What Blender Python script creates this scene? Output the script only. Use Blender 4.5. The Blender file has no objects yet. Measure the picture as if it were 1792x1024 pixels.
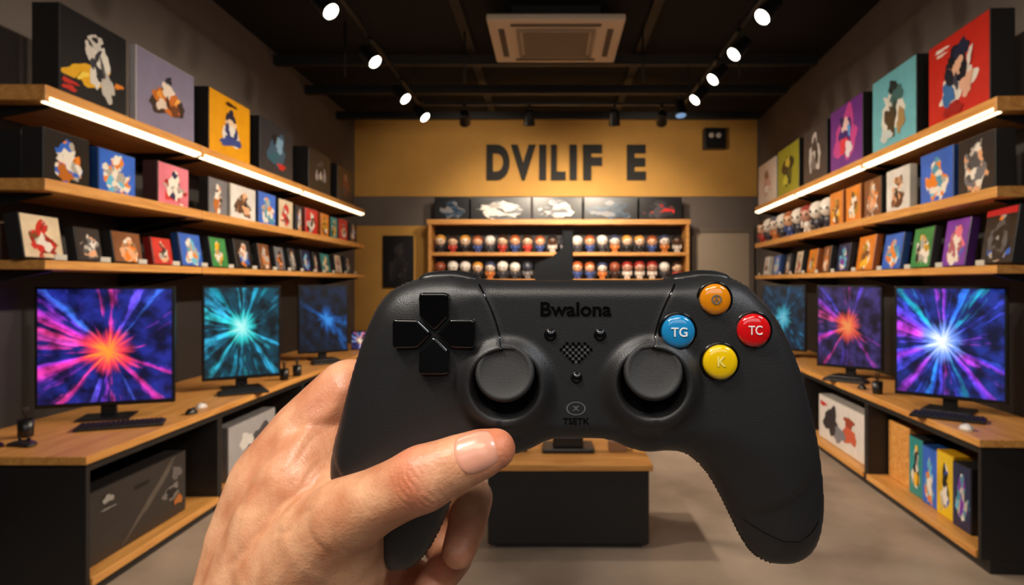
import bpy, bmesh, math, random
import numpy as np
from mathutils import Matrix, Vector
from mathutils.bvhtree import BVHTree
random.seed(7)
C = bpy.context.scene.collection
try:
    bpy.context.scene.view_settings.view_transform = 'Standard'
except Exception: pass
CAMZ = 1.65

# ------------------------------------------------------------ materials
def srgb(r,g,b):
    f=lambda c:(c/255/12.92 if c/255<=0.04045 else ((c/255+0.055)/1.055)**2.4)
    return (f(r),f(g),f(b),1)
def newmat(name):
    m=bpy.data.materials.new(name); m.use_nodes=True
    nt=m.node_tree; b=nt.nodes['Principled BSDF']
    return m,nt,b
_cache={}
def plain(name,col,rough=0.5,metal=0.0,coat=0.0,emis=None,estr=0.0,bump=0.0,bscale=60,var=0.12,coord='Object',spec=.5):
    key=(name,col,rough)
    if key in _cache: return _cache[key]
    m,nt,b=newmat(name)
    tc=nt.nodes.new('ShaderNodeTexCoord')
    n=nt.nodes.new('ShaderNodeTexNoise'); n.inputs['Scale'].default_value=bscale; n.inputs['Detail'].default_value=4
    nt.links.new(tc.outputs[coord],n.inputs['Vector'])
    mx=nt.nodes.new('ShaderNodeMix'); mx.data_type='RGBA'
    mx.inputs['A'].default_value=tuple(c*(1-var) for c in col[:3])+(1,)
    mx.inputs['B'].default_value=tuple(min(1,c*(1+var)) for c in col[:3])+(1,)
    nt.links.new(n.outputs['Fac'],mx.inputs['Factor'])
    nt.links.new(mx.outputs['Result'],b.inputs['Base Color'])
    b.inputs['Roughness'].default_value=rough; b.inputs['Metallic'].default_value=metal
    b.inputs['Coat Weight'].default_value=coat; b.inputs['Specular IOR Level'].default_value=spec
    if emis:
        b.inputs['Emission Color'].default_value=emis; b.inputs['Emission Strength'].default_value=estr
    if bump:
        bp=nt.nodes.new('ShaderNodeBump'); bp.inputs['Strength'].default_value=bump; bp.inputs['Distance'].default_value=0.002
        nt.links.new(n.outputs['Fac'],bp.inputs['Height']); nt.links.new(bp.outputs['Normal'],b.inputs['Normal'])
    _cache[key]=m
    return m
def wood(name,c1,c2,rough=0.42,axis=1):
    m,nt,b=newmat(name)
    tc=nt.nodes.new('ShaderNodeTexCoord'); mp=nt.nodes.new('ShaderNodeMapping')
    sc=[22,22,22]; sc[axis]=1.6
    mp.inputs['Scale'].default_value=sc
    nt.links.new(tc.outputs['Object'],mp.inputs['Vector'])
    n=nt.nodes.new('ShaderNodeTexNoise'); n.inputs['Scale'].default_value=1.3; n.inputs['Detail'].default_value=8; n.inputs['Distortion'].default_value=1.0
    nt.links.new(mp.outputs['Vector'],n.inputs['Vector'])
    r=nt.nodes.new('ShaderNodeValToRGB'); r.color_ramp.elements[0].color=c1; r.color_ramp.elements[1].color=c2
    r.color_ramp.elements[0].position=.3; r.color_ramp.elements[1].position=.7
    nt.links.new(n.outputs['Fac'],r.inputs['Fac']); nt.links.new(r.outputs['Color'],b.inputs['Base Color'])
    b.inputs['Roughness'].default_value=rough
    return m
def art(name,bg,cols,r=0.33,band=None):
    """abstract printed cover: a wobbling head-and-body motif in patches of several inks on a ground colour"""
    m,nt,b=newmat(name); N=nt.nodes.new; L=nt.links.new
    uv=N('ShaderNodeTexCoord'); oi=N('ShaderNodeObjectInfo')
    w=N('ShaderNodeMath'); w.operation='MULTIPLY'; w.inputs[1].default_value=37; L(oi.outputs['Random'],w.inputs[0])
    def noise(scale,detail):
        n=N('ShaderNodeTexNoise'); n.noise_dimensions='4D'; n.inputs['Scale'].default_value=scale; n.inputs['Detail'].default_value=detail
        L(uv.outputs['UV'],n.inputs['Vector']); L(w.outputs[0],n.inputs['W']); return n
    n1=noise(3.5,2)
    wv=N('ShaderNodeVectorMath'); wv.operation='MULTIPLY_ADD'; wv.inputs[1].default_value=(.35,.35,.35); L(n1.outputs['Color'],wv.inputs[0]); L(uv.outputs['UV'],wv.inputs[2])
    vo=N('ShaderNodeTexVoronoi'); vo.voronoi_dimensions='4D'; vo.inputs['Scale'].default_value=5.5; L(wv.outputs[0],vo.inputs['Vector']); L(w.outputs[0],vo.inputs['W'])
    sp=N('ShaderNodeSeparateColor'); L(vo.outputs['Color'],sp.inputs[0])
    def blob(cx,cy,sx,sy):
        sub=N('ShaderNodeVectorMath'); sub.operation='SUBTRACT'; sub.inputs[1].default_value=(cx,cy,0); L(uv.outputs['UV'],sub.inputs[0])
        mul=N('ShaderNodeVectorMath'); mul.operation='MULTIPLY'; mul.inputs[1].default_value=(sx,sy,0); L(sub.outputs[0],mul.inputs[0])
        ln=N('ShaderNodeVectorMath'); ln.operation='LENGTH'; L(mul.outputs[0],ln.inputs[0]); return ln
    b1=blob(.5,.36,.95,1.0); b2=blob(.52,.70,1.8,1.8)
    mn=N('ShaderNodeMath'); mn.operation='MINIMUM'; L(b1.outputs['Value'],mn.inputs[0]); L(b2.outputs['Value'],mn.inputs[1])
    a=N('ShaderNodeMath'); a.operation='MULTIPLY_ADD'; a.inputs[1].default_value=.8; a.inputs[2].default_value=-.4; L(n1.outputs['Fac'],a.inputs[0])
    s=N('ShaderNodeMath'); s.operation='ADD'; L(mn.outputs[0],s.inputs[0]); L(a.outputs[0],s.inputs[1])
    mr=N('ShaderNodeMapRange'); mr.inputs['From Min'].default_value=r+.03; mr.inputs['From Max'].default_value=r; L(s.outputs[0],mr.inputs['Value'])
    cr=N('ShaderNodeValToRGB'); cr.color_ramp.interpolation='CONSTANT'
    k=len(cols); seq=cols+[tuple(c*.5 for c in cols[0][:3])+(1,),tuple(c*.6 for c in cols[1][:3])+(1,)]
    cr.color_ramp.elements[0].color=seq[0]; cr.color_ramp.elements[0].position=0
    cr.color_ramp.elements[1].color=seq[1]; cr.color_ramp.elements[1].position=1.0/len(seq)*1.3
    for i in range(2,len(seq)):
        e=cr.color_ramp.elements.new(min(.97,(i+.4)/len(seq))); e.color=seq[i]
    L(sp.outputs[0],cr.inputs['Fac'])
    n3=noise(2,3); bgm=N('ShaderNodeMix'); bgm.data_type='RGBA'
    bgm.inputs['A'].default_value=tuple(c*.5 for c in bg[:3])+(1,); bgm.inputs['B'].default_value=tuple(min(1,c*1.45) for c in bg[:3])+(1,)
    L(n3.outputs['Fac'],bgm.inputs['Factor'])
    mx=N('ShaderNodeMix'); mx.data_type='RGBA'
    L(mr.outputs[0],mx.inputs['Factor']); L(bgm.outputs['Result'],mx.inputs['A']); L(cr.outputs['Color'],mx.inputs['B'])
    L(mx.outputs['Result'],b.inputs['Base Color']); b.inputs['Roughness'].default_value=.3
    return m
def burst(name,bg,ray_cols,core,core2,strength=1.3,center=(.5,.5),thr=.5,rays=3.2):
    m,nt,b=newmat(name); N=nt.nodes.new; L=nt.links.new
    tc=N('ShaderNodeTexCoord')
    sub=N('ShaderNodeVectorMath'); sub.operation='SUBTRACT'; sub.inputs[1].default_value=(center[0],center[1],0); L(tc.outputs['UV'],sub.inputs[0])
    ln=N('ShaderNodeVectorMath'); ln.operation='LENGTH'; L(sub.outputs[0],ln.inputs[0])
    nn=N('ShaderNodeVectorMath'); nn.operation='NORMALIZE'; L(sub.outputs[0],nn.inputs[0])
    wob=N('ShaderNodeTexNoise'); wob.inputs['Scale'].default_value=3; wob.inputs['Detail'].default_value=3; L(tc.outputs['UV'],wob.inputs['Vector'])
    wm=N('ShaderNodeVectorMath'); wm.operation='MULTIPLY_ADD'; wm.inputs[1].default_value=(.20,.20,.20); L(wob.outputs['Color'],wm.inputs[0]); L(nn.outputs[0],wm.inputs[2])
    rn=N('ShaderNodeTexNoise'); rn.inputs['Scale'].default_value=rays; rn.inputs['Detail'].default_value=3; rn.inputs['Roughness'].default_value=.62; L(wm.outputs[0],rn.inputs['Vector'])
    mr=N('ShaderNodeMapRange'); mr.inputs['From Min'].default_value=thr; mr.inputs['From Max'].default_value=thr+.10; L(rn.outputs['Fac'],mr.inputs['Value'])
    fall=N('ShaderNodeMapRange'); fall.inputs['From Min'].default_value=.75; fall.inputs['From Max'].default_value=.05; fall.inputs['To Min'].default_value=.4; fall.inputs['To Max'].default_value=1.6; L(ln.outputs['Value'],fall.inputs['Value'])
    patch=N('ShaderNodeTexNoise'); patch.inputs['Scale'].default_value=6; patch.inputs['Detail'].default_value=5; L(tc.outputs['UV'],patch.inputs['Vector'])
    pr=N('ShaderNodeMapRange'); pr.inputs['From Min'].default_value=.38; pr.inputs['From Max'].default_value=.62; pr.inputs['To Min'].default_value=.3; pr.inputs['To Max'].default_value=1.2; L(patch.outputs['Fac'],pr.inputs['Value'])
    m1=N('ShaderNodeMath'); m1.operation='MULTIPLY'; L(mr.outputs[0],m1.inputs[0]); L(fall.outputs[0],m1.inputs[1])
    m2=N('ShaderNodeMath'); m2.operation='MULTIPLY'; L(m1.outputs[0],m2.inputs[0]); L(pr.outputs[0],m2.inputs[1])
    hn=N('ShaderNodeTexNoise'); hn.inputs['Scale'].default_value=1.9; hn.inputs['Detail'].default_value=1; L(nn.outputs[0],hn.inputs['Vector'])
    cr=N('ShaderNodeValToRGB'); k=len(ray_cols)
    cr.color_ramp.elements[0].position=.33; cr.color_ramp.elements[0].color=ray_cols[0]
    cr.color_ramp.elements[1].position=.67; cr.color_ramp.elements[1].color=ray_cols[-1]
    for i in range(1,k-1):
        e=cr.color_ramp.elements.new(.33+.34*i/(k-1)); e.color=ray_cols[i]
    L(hn.outputs['Fac'],cr.inputs['Fac'])
    pw=N('ShaderNodeMath'); pw.operation='POWER'; pw.inputs[1].default_value=1.6; L(pr.outputs[0],pw.inputs[0])
    bgn=N('ShaderNodeVectorMath'); bgn.operation='SCALE'; bgn.inputs[0].default_value=bg[:3]; L(pw.outputs[0],bgn.inputs['Scale'])
    sc=N('ShaderNodeVectorMath'); sc.operation='SCALE'; L(cr.outputs['Color'],sc.inputs[0]); L(m2.outputs[0],sc.inputs['Scale'])
    ad=N('ShaderNodeVectorMath'); ad.operation='ADD'; L(sc.outputs[0],ad.inputs[0]); L(bgn.outputs[0],ad.inputs[1])
    wl=N('ShaderNodeMath'); wl.operation='MULTIPLY_ADD'; wl.inputs[1].default_value=-.50; L(rn.outputs['Fac'],wl.inputs[0]); L(ln.outputs['Value'],wl.inputs[2])
    c1=N('ShaderNodeMapRange'); c1.interpolation_type='SMOOTHSTEP'; c1.inputs['From Min'].default_value=-.02; c1.inputs['From Max'].default_value=-.15; L(wl.outputs[0],c1.inputs['Value'])
    c2=N('ShaderNodeMapRange'); c2.interpolation_type='SMOOTHSTEP'; c2.inputs['From Min'].default_value=-.12; c2.inputs['From Max'].default_value=-.23; L(wl.outputs[0],c2.inputs['Value'])
    x1=N('ShaderNodeMix'); x1.data_type='RGBA'; x1.inputs['B'].default_value=core; L(c1.outputs[0],x1.inputs['Factor']); L(ad.outputs[0],x1.inputs['A'])
    x2=N('ShaderNodeMix'); x2.data_type='RGBA'; x2.inputs['B'].default_value=core2; L(c2.outputs[0],x2.inputs['Factor']); L(x1.outputs['Result'],x2.inputs['A'])
    b.inputs['Base Color'].default_value=(.01,.01,.01,1); b.inputs['Roughness'].default_value=.3
    L(x2.outputs['Result'],b.inputs['Emission Color']); b.inputs['Emission Strength'].default_value=strength
    return m

M_WOOD=wood('oak_board',srgb(192,128,60),srgb(228,168,92))
M_WOODX=wood('oak_board_cross',srgb(186,124,58),srgb(222,162,90),axis=0)
M_BLACK=plain('black_laminate',srgb(28,27,28),.45,bscale=8)
M_DARK=plain('dark_panel',srgb(30,27,27),.6,bscale=5)
M_GREYW=plain('taupe_plaster',srgb(108,98,92),.85,bscale=3,bump=.1)
M_GOLD=plain('ochre_plaster',srgb(206,154,74),.75,bscale=2.5,bump=.1)
M_CEIL=plain('black_ceiling_paint',srgb(9,8,8),.95,bscale=4)
M_METAL=plain('black_powder_coat',srgb(20,20,21),.4,metal=.3)
M_WHITE=plain('white_plastic',srgb(206,190,168),.5)
M_PLASTIC=plain('black_plastic',srgb(18,18,19),.35)
M_GLOSS=plain('glossy_black_plastic',srgb(9,9,10),.16,coat=.4)
M_LED=plain('warm_led',(1,.85,.6,1),.5,emis=(1,.80,.52,1),estr=3.2)
M_LAMP=plain('lamp_glow',(1,.95,.85,1),.5,emis=(1,.90,.74,1),estr=14)
M_BOXBLK=plain('black_carton',srgb(22,21,23),.5)
def ink(r,g,b): return plain('ink_%d_%d_%d'%(r,g,b),srgb(r,g,b),.35,bscale=9,var=.18)

# ------------------------------------------------------------ mesh helpers
def wmat(o):
    if o.parent: return wmat(o.parent)@o.matrix_parent_inverse@o.matrix_basis
    return o.matrix_basis
def attach(ch,pa):
    ch.parent=pa; ch.matrix_parent_inverse=wmat(pa).inverted(); return ch
def child(ch,pa):
    """child whose mesh is in the parent's local coordinates"""
    ch.parent=pa; return ch
def mesh_obj(name,verts,faces,mats,smooth=False,fm=None,uvs=None):
    me=bpy.data.meshes.new(name); me.from_pydata([tuple(v) for v in verts],[],faces)
    for m in (mats if isinstance(mats,(list,tuple)) else [mats]): me.materials.append(m)
    if fm: me.polygons.foreach_set('material_index',fm)
    if smooth: me.polygons.foreach_set('use_smooth',[True]*len(me.polygons))
    if uvs:
        l=me.uv_layers.new(name='UVMap')
        for i,lp in enumerate(me.loops): l.data[i].uv=uvs[lp.vertex_index]
    me.update()
    o=bpy.data.objects.new(name,me); C.objects.link(o); return o
def bm_obj(name,bm,mats,smooth=False):
    me=bpy.data.meshes.new(name); bm.to_mesh(me); bm.free()
    for m in (mats if isinstance(mats,(list,tuple)) else [mats]): me.materials.append(m)
    if smooth: me.polygons.foreach_set('use_smooth',[True]*len(me.polygons))
    o=bpy.data.objects.new(name,me); C.objects.link(o); return o
def bm_box(bm,x0,x1,y0,y1,z0,z1,bev=0,seg=2,mi=0):
    t=bmesh.new(); r=bmesh.ops.create_cube(t,size=1)
    for v in t.verts: v.co=Vector(((x0+x1)/2+v.co.x*(x1-x0),(y0+y1)/2+v.co.y*(y1-y0),(z0+z1)/2+v.co.z*(z1-z0)))
    if bev: bmesh.ops.bevel(t,geom=t.edges[:],offset=bev,segments=seg,affect='EDGES',profile=.5)
    for f in t.faces: f.material_index=mi
    me=bpy.data.meshes.new('tmp'); t.to_mesh(me); t.free(); bm.from_mesh(me); bpy.data.meshes.remove(me)
def box(name,x0,x1,y0,y1,z0,z1,mat,bev=0,origin=True):
    """box whose object origin is at its base centre"""
    bm=bmesh.new(); cx,cy=((x0+x1)/2,(y0+y1)/2) if origin else (0,0); cz=z0 if origin else 0
    bm_box(bm,x0-cx,x1-cx,y0-cy,y1-cy,z0-cz,z1-cz,bev)
    o=bm_obj(name,bm,mat); o.matrix_basis=Matrix.Translation((cx,cy,cz)); return o
def lathe(name,prof,mat,n=40,M=Matrix()):
    verts=[];faces=[]
    for (r,h) in prof:
        for i in range(n):
            a=2*math.pi*i/n; verts.append(M@Vector((r*math.cos(a),r*math.sin(a),h)))
    for k in range(len(prof)-1):
        for i in range(n):
            j=(i+1)%n; faces.append((k*n+i,k*n+j,(k+1)*n+j,(k+1)*n+i))
    c0=len(verts); verts.append(M@Vector((0,0,prof[0][1]))); c1=len(verts); verts.append(M@Vector((0,0,prof[-1][1])))
    L=(len(prof)-1)*n
    for i in range(n):
        j=(i+1)%n; faces.append((c0,j,i)); faces.append((c1,L+i,L+j))
    return mesh_obj(name,verts,faces,mat,smooth=True)
def text_obj(name,body,width,height,extr,mat,offset=0.0,M=Matrix(),parent=None):
    cu=bpy.data.curves.new('t','FONT'); cu.body=body; cu.size=1; cu.extrude=0.02; cu.offset=offset; cu.resolution_u=6
    to=bpy.data.objects.new('t',cu); C.objects.link(to)
    dg=bpy.context.evaluated_depsgraph_get()
    me=bpy.data.meshes.new_from_object(to.evaluated_get(dg)); bpy.data.objects.remove(to)
    co=np.array([v.co[:] for v in me.vertices]); mn=co.min(0); mx=co.max(0)
    for v in me.vertices:
        x=((v.co.x-mn[0])/(mx[0]-mn[0])-.5)*width; y=((v.co.y-mn[1])/(mx[1]-mn[1])-.5)*height
        z=(v.co.z-mn[2])/(mx[2]-mn[2])*extr
        v.co=M@Vector((x,-z,y))
    me.materials.clear(); me.materials.append(mat); me.name=name
    o=bpy.data.objects.new(name,me); C.objects.link(o)
    if parent: o.parent=parent
    return o
def tag(o,label,cat,group=None):
    o['label']=label; o['category']=cat
    if group: o['group']=group
    return o
def struct(o):
    o['kind']='structure'; return o

TH=math.radians(3.49)
FR={-1:Matrix(),1:Matrix.Rotation(-TH,4,'Z')}
def put(o,side):
    o.matrix_basis=FR[side]@o.matrix_basis; return o

# ------------------------------------------------------------ room
D=11.2; H=4.44; YB=-3.0
def slab(name,x0,x1,y0,y1,z0,z1,mat,side=None):
    o=box(name,x0,x1,y0,y1,z0,z1,mat)
    if side: put(o,side)
    return struct(o)
fm,nt,b=newmat('polished_concrete')
tc=nt.nodes.new('ShaderNodeTexCoord'); n=nt.nodes.new('ShaderNodeTexNoise'); n.inputs['Scale'].default_value=1.4; n.inputs['Detail'].default_value=9
nt.links.new(tc.outputs['Object'],n.inputs['Vector'])
r=nt.nodes.new('ShaderNodeValToRGB'); r.color_ramp.elements[0].color=srgb(132,116,103); r.color_ramp.elements[1].color=srgb(192,174,156)
r.color_ramp.elements[0].position=.3; r.color_ramp.elements[1].position=.75
nt.links.new(n.outputs['Fac'],r.inputs['Fac']); nt.links.new(r.outputs['Color'],b.inputs['Base Color']); b.inputs['Roughness'].default_value=.42
slab('floor',-3.6,4.0,YB,D+.2,-.1,0,fm)
slab('ceiling',-3.6,4.0,YB,D+.2,H,H+.1,M_CEIL)
slab('wall_left',-3.5,-3.35,YB,D+.1,0,H,M_GREYW)
slab('wall_right',2.85,3.0,YB-.2,D+.3,0,H,M_GREYW,1)
slab('wall_back',-3.6,4.0,D,D+.15,0,H,M_GREYW)
slab('wall_front',-3.6,4.0,YB-.15,YB,0,H,M_DARK)
slab('trim_1',-3.349,3.5,D-.02,D,3.12,H,M_GOLD)
slab('trim_2',-3.349,-2.05,D-.02,D,0,2.62,M_GOLD)
slab('trim_3',-3.35,-3.32,YB,9.75,0,2.70,M_DARK)
slab('trim_4',2.82,2.85,YB,9.9,0,2.72,M_DARK,1)
dr=box('door_1',2.45,3.35,D-.05,D-.005,0,2.5,plain('door_paint',srgb(160,144,126),.5)); struct(dr)
bm=bmesh.new(); bm_box(bm,2.37,2.45,D-.07,D,0,2.58); bm_box(bm,3.35,3.43,D-.07,D,0,2.58); bm_box(bm,2.45,3.35,D-.07,D,2.5,2.58)
fr=bm_obj('door_frame',bm,plain('frame_paint',srgb(110,98,88),.5)); attach(fr,dr)
hd=lathe('handle',[(.02,0),(.02,.05),(.008,.05),(.03,.06),(.03,.09)],M_METAL,16,Matrix.Translation((2.55,D-.05,1.05))@Matrix.Rotation(math.pi/2,4,'X')); attach(hd,dr)

M_BEAM=plain('beam_grey',srgb(18,17,17),.6)
for i,(y,z) in enumerate([(7.9,4.28),(8.9,4.22),(10.2,4.2)]):
    o=box('ceiling_beam',-3.34,3.2,y,y+.10,z,z+.11,M_BEAM); tag(o,'dark grey steel beam spanning the black ceiling','beam','ceiling beams')
for x in (-.95,1.05):
    o=box('ceiling_duct',x-.05,x+.05,3.0,11.0,4.395,4.438,M_BEAM); tag(o,'slim dark duct running along the black ceiling','duct','ceiling ducts')
for (x,y,l) in [(-.95,7.2,0),(1.0,7.2,0),(-2.2,7.0,0),(2.0,7.0,0)]:
    o=lathe('suspension_rod',[(.012,3.85),(.012,4.44)],M_METAL,8,Matrix.Translation((x,y,0))); tag(o,'thin black rod hanging from the ceiling','rod','ceiling rods')

# air conditioner cassette
ac=bpy.data.objects.new('air_conditioner',None); C.objects.link(ac); ac.matrix_basis=Matrix.Translation((.045,7.0,4.27))
tag(ac,'white square ceiling cassette air conditioner with centre grille','air conditioner')
bm=bmesh.new(); bm_box(bm,-.68,.68,-.62,.62,-.07,.0,.02)
child(bm_obj('body',bm,M_WHITE),ac)
bm=bmesh.new(); bm_box(bm,-.45,.45,-.4,.4,0,.169); child(bm_obj('casing',bm,M_METAL),ac)
M_AC2=plain('ac_slot_grey',srgb(70,60,52),.6)  # dark grey of the air slots
bm=bmesh.new()
for k in range(13):
    y=-.36+.06*k; bm_box(bm,-.34,.34,y-.012,y+.012,-.092,-.07)
bm_box(bm,-.37,.37,-.40,-.37,-.095,-.07); bm_box(bm,-.37,.37,.37,.40,-.095,-.07); bm_box(bm,-.40,-.37,-.4,.4,-.095,-.07); bm_box(bm,.37,.40,-.4,.4,-.095,-.07)
child(bm_obj('grille',bm,plain('ac_grille',srgb(140,124,104),.5)),ac)
for (a,b_,c,d) in [(-.45,.45,-.53,-.47),(-.45,.45,.47,.53),(-.58,-.52,-.4,.4),(.52,.58,-.4,.4)]:
    bm=bmesh.new(); bm_box(bm,a,b_,c,d,-.076,-.069); child(bm_obj('air_slot',bm,M_AC2),ac)

# ------------------------------------------------------------ track lights
RZ=CAMZ+2.28
for sx in (-1,1):
    x=sx*1.67; tr=box('track_rail',x-.02,x+.02,1.5,8.3,RZ-.03,RZ,M_METAL)
    tag(tr,'long black ceiling track rail carrying spotlights','track rail','track rails')
    for y in (2.5,5.5,8.0):
        r_=lathe('rod',[(.008,RZ),(.008,H)],M_METAL,8,Matrix.Translation((x,y,0))); attach(r_,tr)
tr=box('track_rail',-1.69,1.69,8.31,8.35,RZ-.03,RZ,M_METAL); tag(tr,'black ceiling track rail running across the shop','track rail','track rails')
def spot_head(x,y,target,power,lens=M_LAMP,blend=.6,size=95,aim=None):
    piv=Vector((x,y,RZ-.20)); dirv=(Vector(target)-piv).normalized()
    e=bpy.data.objects.new('track_spotlight',None); C.objects.link(e); e.matrix_basis=Matrix.Translation((x,y,RZ-.03))
    tag(e,'black cylindrical track spotlight with a glowing warm lens','spotlight','track spotlights')
    q=dirv.to_track_quat('Z','Y').to_matrix().to_4x4(); Mx=Matrix.Translation(piv-Vector((x,y,RZ-.03)))@q
    o=lathe('lamp_housing',[(.03,-.12),(.055,-.11),(.06,-.06),(.072,.07),(.072,.085),(.066,.085),(.06,.07)],M_METAL,24,Mx); child(o,e)
    o=lathe('lens',[(.0,.072),(.061,.072),(.061,.080),(.0,.083)],lens,24,Mx); child(o,e)
    o=lathe('bracket',[(.022,-.0),(.022,-.04),(.009,-.04),(.009,-.16)],M_METAL,12); child(o,e)
    if power>0:
        li=bpy.data.lights.new('spot','SPOT'); li.energy=power; li.color=(1,.83,.64); li.spot_size=math.radians(size); li.spot_blend=blend; li.shadow_soft_size=.09
        lo=bpy.data.objects.new('spot_lamp',li); C.objects.link(lo)
        ld=(Vector(aim)-piv).normalized() if aim else dirv
        lo.matrix_basis=Matrix.Translation(piv+dirv*.19)@ld.to_track_quat('-Z','Y').to_matrix().to_4x4(); attach(lo,e)
for (x,y) in [(-1.67,3.2),(-1.7,4.93),(-1.67,6.05),(-1.66,7.26),(-1.6,8.07)]:
    spot_head(x,y,(1.4,y-1.2,0.6),275,aim=(2.8,y-.1,1.0),size=80,blend=.8)
for (x,y) in [(1.67,3.2),(1.66,5.03),(1.67,5.85),(1.66,6.57),(1.64,7.3)]:
    spot_head(x,y,(-1.4,y-1.2,0.6),275,aim=(-2.8,y-.1,1.0),size=80,blend=.8)
M_DIM=plain('dim_blue_lens',srgb(90,120,150),.2,emis=(.3,.5,.8,1),estr=.6)
spot_head(1.55,7.9,(1.6,7.0,1),0,M_DIM)
for x in (-.28,.8):
    spot_head(x,8.33,(x*1.2,9.6,.5),380,aim=(x*1.3,10.9,2.3),size=85,blend=.9)
for x in (-1.1,1.4):
    spot_head(x,8.33,(x*1.2,11.2,2.6),80,M_DIM,size=100)

def area(name,loc,target,size,power,col,shape='DISK',sy=None):
    li=bpy.data.lights.new(name,'AREA'); li.shape=shape; li.size=size; li.energy=power; li.color=col
    if sy: li.size_y=sy
    o=bpy.data.objects.new(name,li); C.objects.link(o)
    o.matrix_basis=Matrix.Translation(loc)@(Vector(target)-Vector(loc)).to_track_quat('-Z','Y').to_matrix().to_4x4()
area('added_soft_light',(-.75,-.35,3.0),(0,.2,1.6),.4,28,(1,.92,.83))  # unseen key light added for the hand, without any fitting
area('added_soft_light',(1.2,-.3,2.9),(0.1,.2,1.6),.5,14,(.90,.94,1))  # second unseen light, added to lift the controller
area('added_soft_light',(0,-1.6,4.3),(0,5,0.5),2.0,80,(1,.85,.68))  # wide warm fill added for the room from behind the camera
area('added_rear_fill',(.3,-2.8,2.9),(.2,.2,1.6),3.0,16,(.94,.96,1),'RECTANGLE',1.0)  # added fill and soft sheen for the controller; no window stands here
wd=bpy.data.worlds.new('World'); bpy.context.scene.world=wd; wd.use_nodes=True
wd.node_tree.nodes['Background'].inputs[0].default_value=(1,.85,.7,1); wd.node_tree.nodes['Background'].inputs[1].default_value=.05

# ------------------------------------------------------------ sign, poster, speaker
sg=bpy.data.objects.new('wall_sign',None); C.objects.link(sg); sg.matrix_basis=Matrix.Translation((0,D-.03,CAMZ+1.74))
tag(sg,'raised black letters reading DVILIFE on the ochre wall','sign')
M_SIGN=plain('sign_black',srgb(12,9,7),.7)
for ch,x0,x1 in [('D',-1.10,-.71),('V',-.69,-.27),('I',-.21,-.09),('L',-.01,.24),('I',.31,.43),('F',.54,.86),('E',1.28,1.60)]:
    text_obj('letter',ch,x1-x0,.60,.05,M_SIGN,offset=.05,M=Matrix.Translation(((x0+x1)/2,0,.30)),parent=sg)
sp=box('wall_speaker',2.56,2.93,D-.2,D-.02,CAMZ+2.25,CAMZ+2.60,M_PLASTIC,.02); tag(sp,'small black wall speaker box with two pale discs','speaker')
for x in (2.68,2.80):
    o=lathe('driver',[(.045,0),(.045,.01),(.03,.015)],plain('pale_disc',srgb(200,190,175),.4),20,Matrix.Translation((x,D-.2,CAMZ+2.47))@Matrix.Rotation(math.pi/2,4,'X')); attach(o,sp)
ps=box('wall_poster',-2.86,-2.34,D-.06,D-.02,CAMZ-.08,CAMZ+.80,M_PLASTIC,.006); tag(ps,'framed black poster with a faint dark figure','poster')
A_DIM=art('poster_art',srgb(26,26,30),[srgb(58,54,54),srgb(40,40,46)],.3)
o=mesh_obj('print',[(-.22,-.022,.04),(.22,-.022,.04),(.22,-.022,.84),(-.22,-.022,.84)],[(0,1,2,3)],A_DIM,uvs=[(0,0),(1,0),(1,1),(0,1)]); child(o,ps)

# ------------------------------------------------------------ covers / palettes
W=srgb(232,226,216); K=srgb(16,16,18); RED=srgb(205,40,34); ORG=srgb(230,130,36); YEL=srgb(240,186,32); BLU=srgb(40,100,205); SKY=srgb(96,190,225); TEA=srgb(30,140,140); PNK=srgb(232,120,140); PUR=srgb(120,50,170); GRN=srgb(50,140,70); BRN=srgb(120,72,40); SKN=srgb(226,170,130); GRY=srgb(110,112,120); NAV=srgb(20,36,80)
PAL={
 'black':(art('cover_black',K,[W,ORG,BLU],.30),'black box with an orange, blue and white motif'),
 'blue':(art('cover_blue',BLU,[W,SKY,ORG],.3),'bright blue box with an orange and white motif'),
 'pink':(art('cover_pink',PNK,[W,RED,NAV],.28),'pink box with a red and white motif'),
 'grey':(art('cover_grey',GRY,[K,ORG,W],.25),'grey box with a dark motif'),
 'white':(art('cover_white',W,[BRN,SKN,K],.24),'white box with a brown motif'),
 'cream':(art('cover_cream',srgb(222,200,170),[RED,W,BRN],.28),'cream box with a reddish motif'),
 'red':(art('cover_red',RED,[W,K,SKN],.25),'red box with a white motif'),
 'orange':(art('cover_orange',ORG,[YEL,BRN,W],.27),'orange box with a yellow and brown motif'),
 'yellow':(art('cover_yellow',YEL,[K,W,BLU],.24),'yellow box with a dark motif'),
 'green':(art('cover_green',GRN,[W,YEL,K],.26),'green box with a yellow motif'),
 'navy':(art('cover_navy',NAV,[SKY,W,PUR],.28),'navy box with a pale blue motif'),
 'purple':(art('cover_purple',PUR,[PNK,W,BLU],.32),'purple box with a pink motif'),
 'brown':(art('cover_brown',BRN,[SKN,W,ORG],.30),'brown box with a tan motif'),
 'dark':(art('cover_dark',srgb(34,34,40),[GRY,W,SKN],.30),'dark box with a grey and white motif'),
 'teal':(art('cover_teal',TEA,[W,K,YEL],.28),'teal box with a white motif'),
 'night':(art('cover_night',srgb(14,15,20),[srgb(50,70,90),srgb(24,60,90),srgb(120,120,124)],.30),'black carton with a dim blue picture'),
 'nightw':(art('cover_night_white',srgb(18,18,20),[W,GRY,W],.30),'black carton with a white picture'),
 'nightr':(art('cover_night_red',srgb(16,15,17),[srgb(70,66,70),RED,srgb(40,44,56)],.26),'black carton with a small red picture'),
}
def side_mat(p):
    return {'white':ink(200,195,186),'pink':ink(60,40,44),'blue':ink(24,60,120),'yellow':ink(190,140,20),'red':ink(120,24,20),'orange':ink(150,80,20),'purple':ink(60,24,90)}.get(p,M_BOXBLK)
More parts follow.
